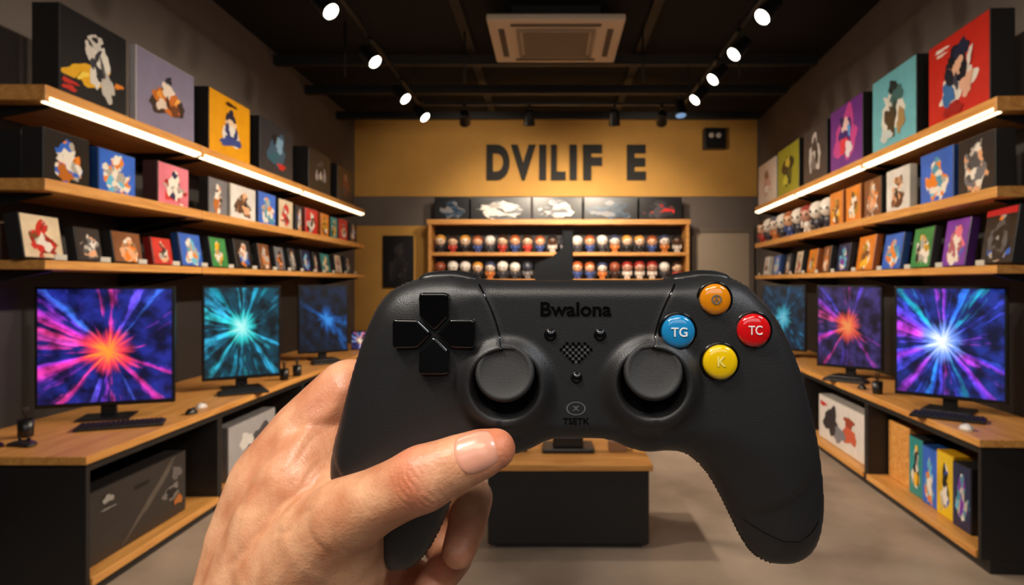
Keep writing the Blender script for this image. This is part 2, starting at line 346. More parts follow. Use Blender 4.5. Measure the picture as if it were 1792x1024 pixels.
def carton(name,w,t,h,cover,side,parts=True):
    """box: front faces local -Y, origin at bottom centre of the front face"""
    bm=bmesh.new(); bm_box(bm,-w/2,w/2,0,t,0,h,min(.004,t*.1),1)
    o=bm_obj(name,bm,[side])
    e=.006; z=-.0012
    c=mesh_obj('front_cover',[(-w/2+e,z,e),(w/2-e,z,e),(w/2-e,z,h-e),(-w/2+e,z,h-e),(-w/2+e,.001,e),(w/2-e,.001,e),(w/2-e,.001,h-e),(-w/2+e,.001,h-e)],
       [(0,1,2,3),(0,4,5,1),(1,5,6,2),(2,6,7,3),(3,7,4,0)],cover,uvs=[(0,0),(1,0),(1,1),(0,1)]*2)
    child(c,o); return o
def ellipses(name,w,h,items,parent,z0=-.0025):
    vs=[];fs=[];mi=[];mats=[]
    rnd=random.Random(len(items)*13+int(w*100))
    for k,(u,v,ru,rv,rot,col) in enumerate(items):
        if col not in mats: mats.append(col)
        n=36; b0=len(vs); ph=rnd.random()*6; z=z0-.0006*k
        vs.append((( u-.5)*w,z,v*h))
        for i in range(n):
            a=2*math.pi*i/n; rr=1+.17*math.sin(3*a+ph)+.12*math.sin(5*a+2*ph)+.07*math.sin(9*a+ph)
            x=ru*w*math.cos(a)*rr; y=rv*h*math.sin(a)*rr; c,s=math.cos(rot),math.sin(rot)
            px=max(-w/2+.008,min(w/2-.008,(u-.5)*w+x*c-y*s)); pz=max(.008,min(h-.008,v*h+x*s+y*c))
            vs.append((px,z,pz))
        for i in range(n):
            fs.append((b0,b0+1+i,b0+1+(i+1)%n)); mi.append(mats.index(col))
    o=mesh_obj(name,vs,fs,mats,fm=mi); child(o,parent); return o
def place_box(o,side,front,d0,d1,z,yaw=0,tilt=0,t=.1):
    M=Matrix.Translation((side*front,(d0+d1)/2,z+abs(t*math.sin(tilt))+.0005))@Matrix.Rotation(-side*math.pi/2+side*yaw,4,'Z')@Matrix.Rotation(-tilt,4,'X')
    o.matrix_basis=M; put(o,side)

I=ink
BIG={
'L':[ (3.74,4.33,.52,.16,M_BOXBLK,I(20,20,24),'large black game box with a white figure and yellow shapes',
        [(.42,.35,.34,.13,.2,I(225,170,30)),(.55,.50,.13,.26,-.3,I(222,218,210)),(.50,.76,.10,.09,0,I(205,200,195)),(.66,.30,.10,.2,.5,I(190,185,180)),(.42,.55,.05,.15,.7,I(60,60,66)),(.40,.62,.06,.10,.5,I(214,208,200)),(.12,.1,.10,.03,0,I(190,40,30)),(.12,.17,.12,.025,0,I(190,40,30)),(.85,.35,.08,.03,.2,I(220,130,40)),(.55,.40,.05,.08,.2,I(40,40,44)),(.52,.60,.025,.10,-.5,I(60,60,66)),(.60,.48,.02,.12,.3,I(90,88,90)),(.48,.78,.04,.03,0,I(40,38,40)),(.30,.30,.10,.03,.5,I(250,210,80))]),
     (4.43,5.15,.53,.05,I(190,184,190),I(128,122,148),'thin lavender box with an orange and brown figure',
        [(.5,.42,.30,.16,.1,I(60,44,36)),(.5,.45,.22,.15,-.2,I(200,110,40)),(.5,.60,.10,.10,0,I(230,215,200)),(.40,.38,.10,.07,.3,I(220,200,185)),(.62,.36,.08,.08,0,I(110,60,30)),(.52,.74,.05,.05,0,I(40,40,46)),(.36,.50,.06,.05,0,I(230,150,60)),(.5,.43,.03,.08,.3,I(80,44,24)),(.66,.50,.06,.03,.6,I(240,170,80))]),
     (5.37,6.10,.53,.14,M_BOXBLK,I(222,154,14),'large yellow game box with a white and blue figure',
        [(.5,.40,.20,.20,0,I(225,222,215)),(.5,.28,.26,.08,.1,I(50,70,140)),(.5,.66,.12,.12,0,I(30,34,60)),(.5,.58,.14,.05,0,I(230,200,170)),(.42,.45,.05,.12,.4,I(40,50,110)),(.62,.42,.04,.10,-.4,I(40,50,110)),(.5,.88,.14,.03,0,I(60,30,10))]),
     (6.31,7.11,.53,.12,M_BOXBLK,I(38,42,52),'large dark box with a blue figure and red accent',
        [(.5,.5,.26,.28,.3,I(50,84,110)),(.55,.62,.12,.16,-.3,I(120,160,190)),(.4,.34,.16,.1,.2,I(34,90,110)),(.62,.22,.12,.06,0,I(190,40,34)),(.42,.7,.06,.1,0,I(16,20,30))]),
     (7.58,8.32,.50,.2,M_BOXBLK,I(30,30,34),'large black box with pale lettering blocks',
        [(.35,.40,.06,.12,0,I(170,160,160)),(.52,.42,.07,.1,0,I(190,180,176)),(.70,.45,.07,.16,0,I(150,146,150)),(.5,.7,.2,.06,.2,I(70,64,70))]),
     (8.59,9.28,.48,.16,M_BOXBLK,I(48,36,34),'large dark box with a dull red figure',
        [(.5,.5,.2,.28,0,I(120,50,44)),(.5,.72,.1,.1,0,I(170,120,100)),(.4,.35,.14,.1,0,I(70,60,64))])],
'R':[ (4.02,4.75,.58,.15,M_BOXBLK,I(200,42,30),'large red game box with a dark-haired white and blue figure',
        [(.5,.36,.30,.16,.2,I(228,222,214)),(.48,.58,.18,.22,0,I(30,30,46)),(.50,.60,.10,.11,0,I(230,180,150)),(.58,.76,.13,.09,.2,I(36,40,66)),(.36,.3,.1,.14,.5,I(60,110,170)),(.66,.34,.09,.14,-.4,I(226,175,150)),(.62,.50,.06,.08,0,I(24,24,34)),(.25,.88,.12,.02,0,I(235,220,210)),(.25,.82,.09,.015,0,I(235,220,210)),(.45,.12,.16,.07,0,I(160,30,26)),(.42,.66,.05,.07,.4,I(24,24,34)),(.50,.42,.03,.10,.2,I(60,60,80)),(.72,.62,.03,.12,-.3,I(230,220,214))]),
     (4.93,5.70,.62,.12,M_BOXBLK,I(112,186,200),'large pale blue box with a white and brown figure',
        [(.5,.45,.26,.26,.1,I(226,224,216)),(.45,.35,.12,.22,.3,I(80,64,44)),(.58,.66,.14,.14,0,I(70,110,110)),(.5,.78,.10,.08,0,I(40,50,50)),(.68,.3,.08,.16,-.3,I(170,140,90)),(.35,.18,.14,.08,0,I(200,210,210)),(.38,.60,.04,.12,.6,I(226,224,216)),(.55,.50,.03,.10,0,I(60,70,60))]),
     (5.91,6.70,.62,.1,M_BOXBLK,I(110,50,140),'large purple and pink box with a pale figure',
        [(.5,.5,.34,.36,.3,I(200,70,150)),(.5,.5,.18,.26,0,I(60,40,120)),(.5,.66,.12,.1,0,I(235,200,200)),(.45,.36,.14,.12,.3,I(220,60,80)),(.6,.28,.1,.12,0,I(230,220,230)),(.40,.74,.06,.08,.4,I(40,30,90)),(.62,.56,.04,.10,.3,I(90,160,230))]),
     (6.81,7.55,.60,.1,M_BOXBLK,I(60,56,60),'large dark grey box with a white figure',
        [(.5,.5,.24,.32,.1,I(196,190,188)),(.5,.66,.12,.12,0,I(60,56,60)),(.45,.34,.12,.14,0,I(110,104,104)),(.6,.45,.06,.14,0,I(36,34,38))]),
     (7.72,8.60,.60,.1,M_BOXBLK,I(150,150,40),'large yellow-green box with a black figure',
        [(.5,.5,.24,.30,.1,I(30,34,24)),(.5,.66,.10,.1,0,I(200,180,60)),(.4,.3,.12,.1,0,I(190,190,60)),(.6,.42,.08,.14,0,I(70,80,30))]),
     (8.68,9.60,.58,.08,I(200,190,180),I(214,200,190),'large white box with a soft pink figure',
        [(.5,.48,.20,.28,0,I(200,160,150)),(.5,.68,.10,.1,0,I(120,80,70)),(.5,.35,.14,.08,0,I(230,225,220))])]}
SH={-1:[1.08,.57,.124],1:[1.10,.57,.105]}
SHT=[.085,.065,.05]
FRONT={-1:2.75,1:2.38}; WALLX={-1:3.32,1:2.82}; CNT={-1:2.35,1:2.17}
OFF={-1:0.0,1:.15}
SEG={-1:[3.57,5.18,7.27,9.67],1:[4.02,5.95,7.85,9.75]}
def side_build(s):
    key='L' if s<0 else 'R'
    f=FRONT[s]; w=WALLX[s]
    for li,zz in enumerate(SH[s]):
        z=CAMZ+zz
        for k in range(3):
            y0,y1=SEG[s][k],SEG[s][k+1]-.006
            xa,xb=sorted((s*f,s*(w-.001)))
            o=box('wall_shelf',xa,xb,y0,y1,z-SHT[li],z,M_WOOD,.004); put(o,s)
            tag(o,['oak wall shelf with a glowing light strip under its edge','oak wall shelf holding small upright boxes','oak wall shelf holding tilted display boxes'][li],'shelf','oak wall shelves')
            cx=(xa+xb)/2; cy=(y0+y1)/2
            if li==0:
                bm=bmesh.new(); xs=sorted((s*(f-.004),s*(f+.0)))
                bm_box(bm,xs[0]-cx,xs[1]-cx,y0+.03-cy,y1-.03-cy,.002,.022); xs=sorted((s*(f+.02),s*(f+.045)))
                bm_box(bm,xs[0]-cx,xs[1]-cx,y0+.03-cy,y1-.03-cy,-.008,.0)
                child(bm_obj('light_strip',bm,M_LED),o)
            for yy in (y0+.12,y1-.12):
                bm=bmesh.new()
                x1_=s*w-cx; x2_=s*(f+.06)-cx
                v=[bm.verts.new((x1_,yy-cy-.008,0)),bm.verts.new((x2_,yy-cy-.008,0)),bm.verts.new((x2_,yy-cy-.008,-.012)),bm.verts.new((x1_,yy-cy-.008,-.11))]
                fc=bm.faces.new(v); ex=bmesh.ops.extrude_face_region(bm,geom=[fc])
                for g in ex['geom']:
                    if isinstance(g,bmesh.types.BMVert): g.co.y+=.016
                bmesh.ops.recalc_face_normals(bm,faces=bm.faces[:])
                child(bm_obj('bracket',bm,M_METAL),o)
    for (d0,d1,h,t,sm_,cm,lab,items) in BIG[key]:
        d0+=OFF[s]; d1+=OFF[s]
        o=carton('game_box',d1-d0,t,h,cm,sm_); ellipses('printed_figure',d1-d0,h,items,o)
        place_box(o,s,f+.05,d0,d1,CAMZ+SH[s][0],t=t); tag(o,lab,'game box','large boxes on the top shelf')
    if s<0:
        mid=[(3.60,3.99,.29,.12,'black'),(4.04,4.43,.27,.06,'blue'),(4.65,5.08,.30,.11,'pink'),(5.34,5.68,.30,.08,'grey'),(5.70,6.23,.30,.06,'white'),(6.25,6.68,.31,.06,'blue'),(6.71,7.12,.30,.06,'cream'),(7.17,7.40,.28,.06,'black'),(7.44,7.88,.29,.06,'red'),(7.95,8.26,.28,.06,'orange'),(8.30,8.59,.27,.06,'teal'),(8.63,9.02,.28,.06,'red'),(9.07,9.45,.27,.06,'black')]
        low=[(3.52,3.87,.25,.08,'cream'),(3.93,4.20,.21,.06,'dark'),(4.25,4.62,.21,.08,'brown'),(4.68,4.98,.20,.06,'red'),(5.03,5.42,.26,.06,'blue'),(5.48,5.84,.26,.06,'green'),(5.90,6.32,.27,.06,'black'),(6.39,6.72,.26,.06,'brown'),(6.77,7.08,.25,.06,'grey'),(7.14,7.40,.25,.06,'dark'),(7.48,7.86,.25,.06,'navy'),(7.90,8.05,.24,.06,'black'),(8.1,8.55,.24,.06,'teal'),(8.63,9.0,.24,.06,'cream'),(9.07,9.42,.24,.06,'dark')]
    else:
        mid=[(3.94,4.38,.36,.12,'dark'),(4.40,4.88,.36,.06,'blue'),(5.01,5.44,.34,.06,'white'),(5.50,5.88,.33,.06,'brown'),(5.92,6.30,.33,.06,'orange'),(6.34,6.72,.33,.06,'orange')]
        low=[(3.85,4.25,.35,.1,'black'),(4.34,4.72,.33,.06,'purple'),(4.79,5.18,.31,.06,'green'),(5.25,5.70,.30,.06,'blue'),(5.76,6.26,.32,.06,'orange'),(6.32,6.75,.28,.06,'navy'),(6.84,7.17,.28,.06,'brown'),(7.23,7.66,.27,.06,'orange'),(7.75,8.10,.27,.06,'cream'),(8.2,8.55,.26,.06,'dark'),(8.65,9.1,.26,.06,'blue'),(9.2,9.6,.26,.06,'white')]
    for li,lst in ((1,mid),(2,low)):
        for (d0,d1,h,t,p) in lst:
            d0+=OFF[s]; d1+=OFF[s]; wd_=(d1-d0)*.95
            o=carton('game_box',wd_,t,h,PAL[p][0],side_mat(p))
            tilt=.0 if li==1 else .14; yaw=-.02 if li==1 else -.10
            place_box(o,s,f+(.045 if li==1 else .095),d0,d1,CAMZ+SH[s][li],yaw=yaw,tilt=tilt,t=t)
            tag(o,('upright ' if li==1 else 'tilted ')+PAL[p][1],'game box','small boxes on the %s shelf'%('middle' if li==1 else 'lower'))
            if s>0 and li==2 and p=='black':
                o['label']='black headset box with a red title band'
                ellipses('printed_headset',wd_,h,[(.5,.45,.40,.36,0,I(24,24,26)),(.5,.45,.30,.26,0,I(80,80,84)),(.5,.45,.22,.19,0,I(18,18,20)),(.26,.40,.08,.12,0,I(90,90,94)),(.74,.40,.08,.12,0,I(90,90,94)),(.5,.45,.05,.04,0,I(150,150,150))],o)
                c=mesh_obj('title_band',[(-wd_/2+.006,-.003,h*.86),(wd_/2-.006,-.003,h*.86),(wd_/2-.006,-.003,h-.008),(-wd_/2+.006,-.003,h-.008)],[(0,1,2,3)],I(190,30,36)); child(c,o)
            if li==2:
                bm=bmesh.new(); bm_box(bm,-.045,.045,-.002,.002,0,.034); bm_box(bm,-.045,.045,-.002,.02,0,.004)
                tg=bm_obj('price_tag',bm,ink(205,200,190))
                tg.matrix_basis=Matrix.Translation((s*(f+.008),(d0+d1)/2,CAMZ+SH[s][2]+.0004))@Matrix.Rotation(-s*math.pi/2,4,'Z'); put(tg,s)
                tag(tg,'small white price tag standing on the shelf edge','price tag','price tags on the lower shelves')
    c=CNT[s]
    units={-1:[3.36,4.72,6.3,7.9,9.5],1:[3.86,5.42,7.0,8.5,9.6]}[s]
    for k in range(4):
        y0,y1=units[k],units[k+1]-.004; hw=(y1-y0)/2; dp=w-c-.05
        bm=bmesh.new()
        def bb(xa,xb,ya,yb,za,zb):
            a,b_=sorted((s*xa,s*xb)); bm_box(bm,a,b_,ya,yb,za,zb,.002,1)
        bb(.05,dp,-hw,hw,0,.08); bb(.0,dp,-hw,-hw+.03,.08,.725); bb(.0,dp,hw-.03,hw,.08,.725); bb(dp-.02,dp,-hw+.03,hw-.03,.08,.725); bb(0,dp-.02,-hw+.03,hw-.03,.68,.725)
        o=bm_obj('body',bm,M_BLACK)
        e=bpy.data.objects.new('display_cabinet',None); C.objects.link(e); e.matrix_basis=Matrix.Translation((s*(c+.03),(y0+y1)/2,0)); put(e,s)
        child(o,e)
        bm=bmesh.new(); bb(-.012,dp-.022,-hw+.031,hw-.031,.081,.125); child(bm_obj('shelf_board',bm,M_WOOD),e)
        tag(e,'open black display cabinet with an oak bottom board','cabinet','base cabinets along the walls')
    xa,xb=sorted((s*c,s*(w-.001)))
    o=box('worktop',xa,xb,units[0]-.04,units[-1]+.02,.727,.77,M_WOOD,.004); put(o,s); tag(o,'long oak worktop carrying monitors and keyboards','worktop')
for s in (-1,1): side_build(s)

for i in range(3):
    o=box('book',-3.28+i*.085,-3.28+i*.085+.078,3.62,3.82,CAMZ+.1245,CAMZ+.33+.02*(i%2),ink(70,48,36),.004); tag(o,'brown hardback book standing on the lower shelf','book','brown books')
o=carton('game_box',.28,.14,.30,M_BOXBLK,M_BOXBLK); o.matrix_basis=Matrix.Translation((-3.14,3.72,CAMZ+.5705)); tag(o,'plain black carton behind the coloured boxes','game box')

# ------------------------------------------------------------ monitors
def monitor(s,x,y,w,yaw,mat,lab,zb=.85,h=.775):
    e=bpy.data.objects.new('monitor',None); C.objects.link(e); e.matrix_basis=Matrix.Translation((x,y,.7705))@Matrix.Rotation(yaw,4,'Z')
    if s>0: put(e,s)
    b0=zb-.77
    bm=bmesh.new(); bm_box(bm,-w/2,w/2,0,.035,b0,b0+h,.006); bm_box(bm,-w*.3,w*.3,.035,.07,b0+.15,b0+h-.15,.015); child(bm_obj('casing',bm,M_PLASTIC),e)
    g=.018; z=-.002
    child(mesh_obj('screen',[(-w/2+g,z,b0+g*1.6),(w/2-g,z,b0+g*1.6),(w/2-g,z,b0+h-g),(-w/2+g,z,b0+h-g)],[(0,1,2,3)],mat,uvs=[(0,0),(1,0),(1,1),(0,1)]),e)
    bm=bmesh.new(); bm_box(bm,-.045,.045,.04,.075,.01,b0+.3,.006); child(bm_obj('stand_neck',bm,M_PLASTIC),e)
    bm=bmesh.new(); bm_box(bm,-.15,.15,-.10,.14,0,.014,.005); child(bm_obj('stand_base',bm,M_PLASTIC),e)
    tag(e,lab,'monitor','monitors on the worktops')
MAG=srgb(255,50,170); VIO=srgb(130,60,255); CY=srgb(60,200,255); OR=srgb(255,110,50)
monitor(-1,-2.89,4.27,.78,math.radians(20),burst('screen_neon',srgb(26,34,120),[srgb(70,130,255),VIO,MAG,srgb(255,60,120),srgb(60,70,240)],srgb(255,60,80),srgb(255,150,50),1.2,(.52,.45),.51,5.0),'black monitor showing a pink, blue and orange neon burst')
monitor(-1,-2.57,5.47,.60,math.radians(35),burst('screen_teal',srgb(4,62,80),[srgb(0,150,170),CY,srgb(40,240,220)],srgb(50,225,225),srgb(190,255,250),1.0,(.5,.55),.50,5.0),'black monitor showing a bright turquoise burst')
monitor(-1,-2.6,7.5,.56,math.radians(35),burst('screen_navy',srgb(6,32,60),[srgb(10,60,110),srgb(20,120,220)],srgb(20,90,170),srgb(60,160,255),.75,(.55,.5),.58,1.6),'black monitor showing a dark screen with blue streaks')
monitor(1,2.44,4.66,.68,-math.radians(40),burst('screen_violet',srgb(24,40,120),[srgb(20,190,200),srgb(50,90,255),VIO,srgb(220,60,240),MAG],srgb(120,160,255),srgb(240,250,255),1.2,(.45,.5),.48,5.0),'black monitor showing a violet and teal burst with white centre')
monitor(1,2.39,6.28,.60,-math.radians(42),burst('screen_ember',srgb(56,44,104),[srgb(60,70,220),VIO,MAG,OR],srgb(255,90,70),srgb(255,160,90),.85,(.5,.5),.53,5),'black monitor showing a purple and orange burst')
monitor(1,2.27,7.95,.55,-math.radians(42),burst('screen_sea',srgb(12,60,90),[srgb(20,120,170),CY],srgb(60,190,220),srgb(140,230,255),.6,(.5,.5),.54,4),'black monitor showing a dim blue-green picture')
def keyboard(s,x,y,yaw,w=.46):
    e=bpy.data.objects.new('keyboard',None); C.objects.link(e); e.matrix_basis=Matrix.Translation((x,y,.7705))@Matrix.Rotation(yaw,4,'Z')
    if s>0: put(e,s)
    bm=bmesh.new(); bm_box(bm,-w/2,w/2,-.08,.08,0,.02,.005); child(bm_obj('body',bm,M_PLASTIC),e)
    bm=bmesh.new(); n=int(w/.026)
    for i in range(n):
        for j in range(5):
            x0=-w/2+.012+i*(w-.024)/n; y0=-.068+j*.028; bm_box(bm,x0,x0+.02,y0,y0+.022,.019,.028)
    k=bm_obj('keys',bm,plain('key_black',srgb(15,15,16),.6)); k['kind']='stuff'; child(k,e)
    tag(e,'black keyboard lying in front of a monitor','keyboard','keyboards on the worktops')
keyboard(-1,-2.63,4.02,math.radians(24)); keyboard(-1,-2.45,5.22,math.radians(35),.36); keyboard(-1,-2.43,7.15,math.radians(35),.34)
keyboard(1,2.30,4.40,-math.radians(35),.42); keyboard(1,2.26,6.0,-math.radians(40),.36)
def mouse(s,x,y,col,lab):
    bm=bmesh.new(); bmesh.ops.create_uvsphere(bm,u_segments=20,v_segments=12,radius=1)
    for v in bm.verts: v.co=Vector((v.co.x*.033,v.co.y*.055,max(0,v.co.z)*.036*(1-.2*v.co.y)))
    o=bm_obj('computer_mouse',bm,col,True); o.matrix_basis=Matrix.Translation((x,y,.7705))
    if s>0: put(o,s)
    wh=lathe('scroll_wheel',[(.008,-.004),(.009,0),(.008,.004)],M_METAL,14,Matrix.Translation((0,.025,.030))@Matrix.Rotation(math.pi/2,4,'Y')); child(wh,o)
    tag(o,lab,'computer mouse')
mouse(-1,-2.42,4.42,M_PLASTIC,'black computer mouse beside a keyboard'); mouse(-1,-2.46,4.62,ink(205,200,196),'pale computer mouse on the oak worktop')
mouse(1,2.24,4.08,ink(220,220,224),'white computer mouse near the worktop end'); mouse(1,2.24,5.6,M_PLASTIC,'black computer mouse on the oak worktop')
def pencup(s,x,y):
    o=lathe('pen_cup',[(.032,0),(.038,.005),(.04,.10),(.036,.10),(.034,.01),(.0,.01)],M_PLASTIC,20); o.matrix_basis=Matrix.Translation((x,y,.7705))
    if s>0: put(o,s)
    tag(o,'small black pen cup holding dark pens','pen cup','pen cups')
    for i in range(4):
        a=i*1.7; p=lathe('pen',[(.004,0),(.004,.15),(.002,.16)],ink(50,40,36),8,Matrix.Translation((.012*math.cos(a),.012*math.sin(a),.012))@Matrix.Rotation(.18,4,Vector((math.sin(a),-math.cos(a),0)))); child(p,o)
pencup(-1,-2.42,5.95); pencup(-1,-2.40,6.2); pencup(1,2.26,5.35); pencup(-1,-3.0,3.75)
def mini_pad(x,y,rot,col):
    bm=bmesh.new(); bmesh.ops.create_uvsphere(bm,u_segments=24,v_segments=12,radius=1)
    for v in bm.verts:
        u=v.co.x; v.co=Vector((u*.08,v.co.y*.04*(1+.4*abs(u))-.03*abs(u)**2,max(-.3,v.co.z)*.022+.007))
    o=bm_obj('gamepad',bm,col,True); o.matrix_basis=Matrix.Translation((x,y,.7705))@Matrix.Rotation(rot,4,'Z'); tag(o,'small dark gamepad lying on the worktop','gamepad')
    for sx in (-.03,.03):
        child(lathe('thumb_stick',[(.007,.02),(.007,.034),(.011,.036),(.010,.041)],M_GLOSS,14,Matrix.Translation((sx,-.005,0))),o)
mini_pad(-3.02,3.52,.4,M_GLOSS); mini_pad(-2.85,3.56,-.2,ink(44,40,42))
tb=box('tablet',-2.62,-2.40,8.6,8.62,.7705,1.02,M_PLASTIC,.004); tag(tb,'small tablet on a stand showing a colourful picture','tablet')
child(mesh_obj('screen',[(-.1,-.012,.015),(.1,-.012,.015),(.1,-.012,.235),(-.1,-.012,.235)],[(0,1,2,3)],burst('screen_tablet',srgb(60,60,120),[OR,CY,MAG],srgb(255,190,120),srgb(255,255,255),.8),uvs=[(0,0),(1,0),(1,1),(0,1)]),tb)

# ------------------------------------------------------------ goods inside cabinets
def stowed(s,d0,d1,t,h,front,cover,side,lab,cat='carton',name='carton',items=None,grp=None):
    o=carton(name,d1-d0,t,h,cover,side); place_box(o,s,front,d0,d1,.1255); tag(o,lab,cat,grp)
    if items: ellipses('printed_figure',d1-d0,h,items,o)
    return o
big=stowed(-1,3.47,4.42,.5,.40,2.46,I(44,40,39),I(32,29,29),'big black equipment carton with grey print and round lenses',items=[(.62,.55,.30,.06,.6,I(84,76,70)),(.82,.42,.09,.12,0,I(110,104,102)),(.82,.42,.06,.08,0,I(20,18,20)),(.88,.7,.06,.1,0,I(96,90,90)),(.90,.25,.05,.07,0,I(170,100,40)),(.18,.82,.05,.05,0,I(150,146,140)),(.18,.69,.07,.012,0,I(130,126,120))])
hnd=mesh_obj('carry_slot',[(-.07,-.003,.30),(.07,-.003,.30),(.07,-.003,.325),(-.07,-.003,.325)],[(0,1,2,3)],M_METAL); child(hnd,big)
stowed(-1,5.0,5.85,.4,.42,2.46,I(160,158,160),I(110,108,110),'grey and white console carton in the open cabinet',items=[(.6,.45,.25,.28,.3,I(70,70,76)),(.35,.6,.14,.14,0,I(210,208,206))])
stowed(-1,6.5,7.3,.4,.40,2.46,I(60,60,70),M_BOXBLK,'dark carton in the open cabinet')
stowed(1,5.62,6.72,.35,.42,2.27,I(214,208,204),I(170,164,160),'white console carton with red and black figure',items=[(.3,.5,.16,.3,.2,I(40,36,44)),(.7,.42,.14,.2,0,I(200,90,60)),(.7,.68,.10,.11,0,I(150,60,40)),(.5,.3,.12,.16,.2,I(120,120,130)),(.12,.82,.08,.05,0,I(190,40,40))])
stowed(1,5.02,5.36,.35,.44,2.35,M_WOOD,M_WOOD,'plain oak storage box','storage box','storage_box')
for i,(p,lab) in enumerate([('navy','dark blue game box with a pale figure'),('yellow','yellow game box'),('blue','bright blue game box'),('teal','green and blue game box')]):
    d0=4.10+.215*i
    stowed(1,d0,d0+.205,.3,.40+.02*(i%2),2.28+.012*i,PAL[p][0],side_mat(p),lab+' in an open cabinet','game box','game_box',grp='boxes in the cabinet')
stowed(1,7.2,8.1,.35,.42,2.29,I(50,60,90),M_BOXBLK,'dark blue carton in the open cabinet')

# ------------------------------------------------------------ back shelving unit
UX0,UX1,UY0,UY1=-2.02,2.26,10.78,D-.025
e=bpy.data.objects.new('shelving_unit',None); C.objects.link(e); e.matrix_basis=Matrix.Translation(((UX0+UX1)/2,UY0,0)); tag(e,'wide black and oak shelving unit against the ochre wall','shelving unit')
hw=(UX1-UX0)/2; dp=UY1-UY0
bm=bmesh.new(); bm_box(bm,-hw,-hw+.05,0,dp,0,CAMZ+1.02); bm_box(bm,hw-.05,hw,0,dp,0,CAMZ+1.02); child(bm_obj('side_panel',bm,M_WOODX),e)
bm=bmesh.new(); bm_box(bm,-hw+.05,hw-.05,dp-.02,dp,0,CAMZ+.98); child(bm_obj('back_panel',bm,M_DARK),e)
bm=bmesh.new(); bm_box(bm,-hw+.05,hw-.05,.03,dp-.02,0,.5); child(bm_obj('plinth',bm,M_BLACK),e)
UZ=[.50,.06,-.38,-.8]
for z in UZ:
    bm=bmesh.new(); bm_box(bm,-hw+.051,hw-.051,-.01,dp-.021,CAMZ+z-.055,CAMZ+z,.003,1); child(bm_obj('shelf_board',bm,M_WOODX),e)
bm=bmesh.new(); bm_box(bm,-hw-.02,hw+.02,-.02,dp,CAMZ+.96,CAMZ+1.04); child(bm_obj('top_board',bm,M_WOODX),e)
xs=[-1.94,-1.34,-.32,.52,1.43,2.16]
for i,(p,lab) in enumerate([('night','dark blue'),('nightw','black and white'),('nightw','black and pale'),('night','dark'),('nightr','black and red')]):
    o=carton('display_carton',xs[i+1]-xs[i]-.03,.25,.37,PAL[p][0],M_BOXBLK)
    o.matrix_basis=Matrix.Translation(((xs[i]+xs[i+1])/2,UY0+.03,CAMZ+1.0405)); tag(o,'wide %s display carton on top of the shelving'%lab,'carton','wide cartons on the shelving top')
def fig_mesh(skin,hair,cloth):
    bm=bmesh.new()
    def ell(cx,cy,cz,rx,ry,rz,mi,seg=12,zmin=-1):
        t=bmesh.new(); bmesh.ops.create_uvsphere(t,u_segments=seg,v_segments=8,radius=1)
        for v in t.verts: v.co=Vector((cx+v.co.x*rx,cy+v.co.y*ry,cz+max(zmin,v.co.z)*rz))
        for f in t.faces: f.material_index=mi; f.smooth=True
        me=bpy.data.meshes.new('t'); t.to_mesh(me); t.free(); bm.from_mesh(me); bpy.data.meshes.remove(me)
    ell(0,0,.17,.075,.07,.07,0); ell(0,.012,.19,.082,.074,.068,1,zmin=-.25); ell(0,0,.075,.045,.035,.05,2)
    ell(-.022,0,.02,.02,.026,.03,2,zmin=-.66); ell(.022,0,.02,.02,.026,.03,2,zmin=-.66); ell(-.055,-.01,.085,.014,.014,.035,2); ell(.055,-.01,.085,.014,.014,.035,2)
    ell(-.028,-.066,.165,.009,.006,.012,3,8); ell(.028,-.066,.165,.009,.006,.012,3,8)
    me=bpy.data.meshes.new('figurine'); bm.to_mesh(me); bm.free()
    for m in (skin,hair,cloth,M_GLOSS): me.materials.append(m)
    return me
FM=[fig_mesh(ink(*a),ink(*b_),ink(*c)) for a,b_,c in [((228,190,160),(60,36,24),(180,60,50)),((235,228,218),(225,220,214),(60,60,70)),((226,176,140),(160,80,40),(60,80,140)),((90,60,44),(24,22,22),(200,190,180)),((230,200,175),(210,150,60),(40,40,46)),((200,150,130),(150,40,36),(220,210,200)),((232,215,200),(60,70,100),(200,120,60)),((150,80,60),(150,76,50),(60,40,34)),((60,64,80),(40,44,56),(120,116,120))]]
FL=['brown-haired figurine in red','white-headed figurine in grey','auburn-haired figurine in blue','dark figurine in pale clothes','blond figurine in black','red-haired figurine in white','grey-haired figurine in orange','plain brown figurine','dark masked figurine in grey']
def figurine(x,y,z,k,sc,rz,grp,s=None):
    o=bpy.data.objects.new('figurine',FM[k]); C.objects.link(o); o.matrix_basis=Matrix.Translation((x,y,z+.0005))@Matrix.Rotation(rz,4,'Z')@Matrix.Scale(sc,4)
    if s: put(o,s)
    tag(o,'small big-headed '+FL[k],'figurine',grp)
for r_,z in enumerate((.50,.06)):
    n=20
    for i in range(n):
        x=UX0+.18+i*(UX1-UX0-.36)/(n-1)
        figurine(x,UY0+.1,CAMZ+z,random.choice([0,1,1,2,3,4,5,6,7,8]),1.08+random.random()*.08,random.uniform(-.25,.25),'figurines on the shelving unit')
for i in range(9):
    d=7.1+i*.33
    figurine(2.38+.12,d,CAMZ+.57,[1,1,5,1,2,1,6,1,0][i],1.30,-math.pi/2+.6,'figurines on the wall shelf',1)

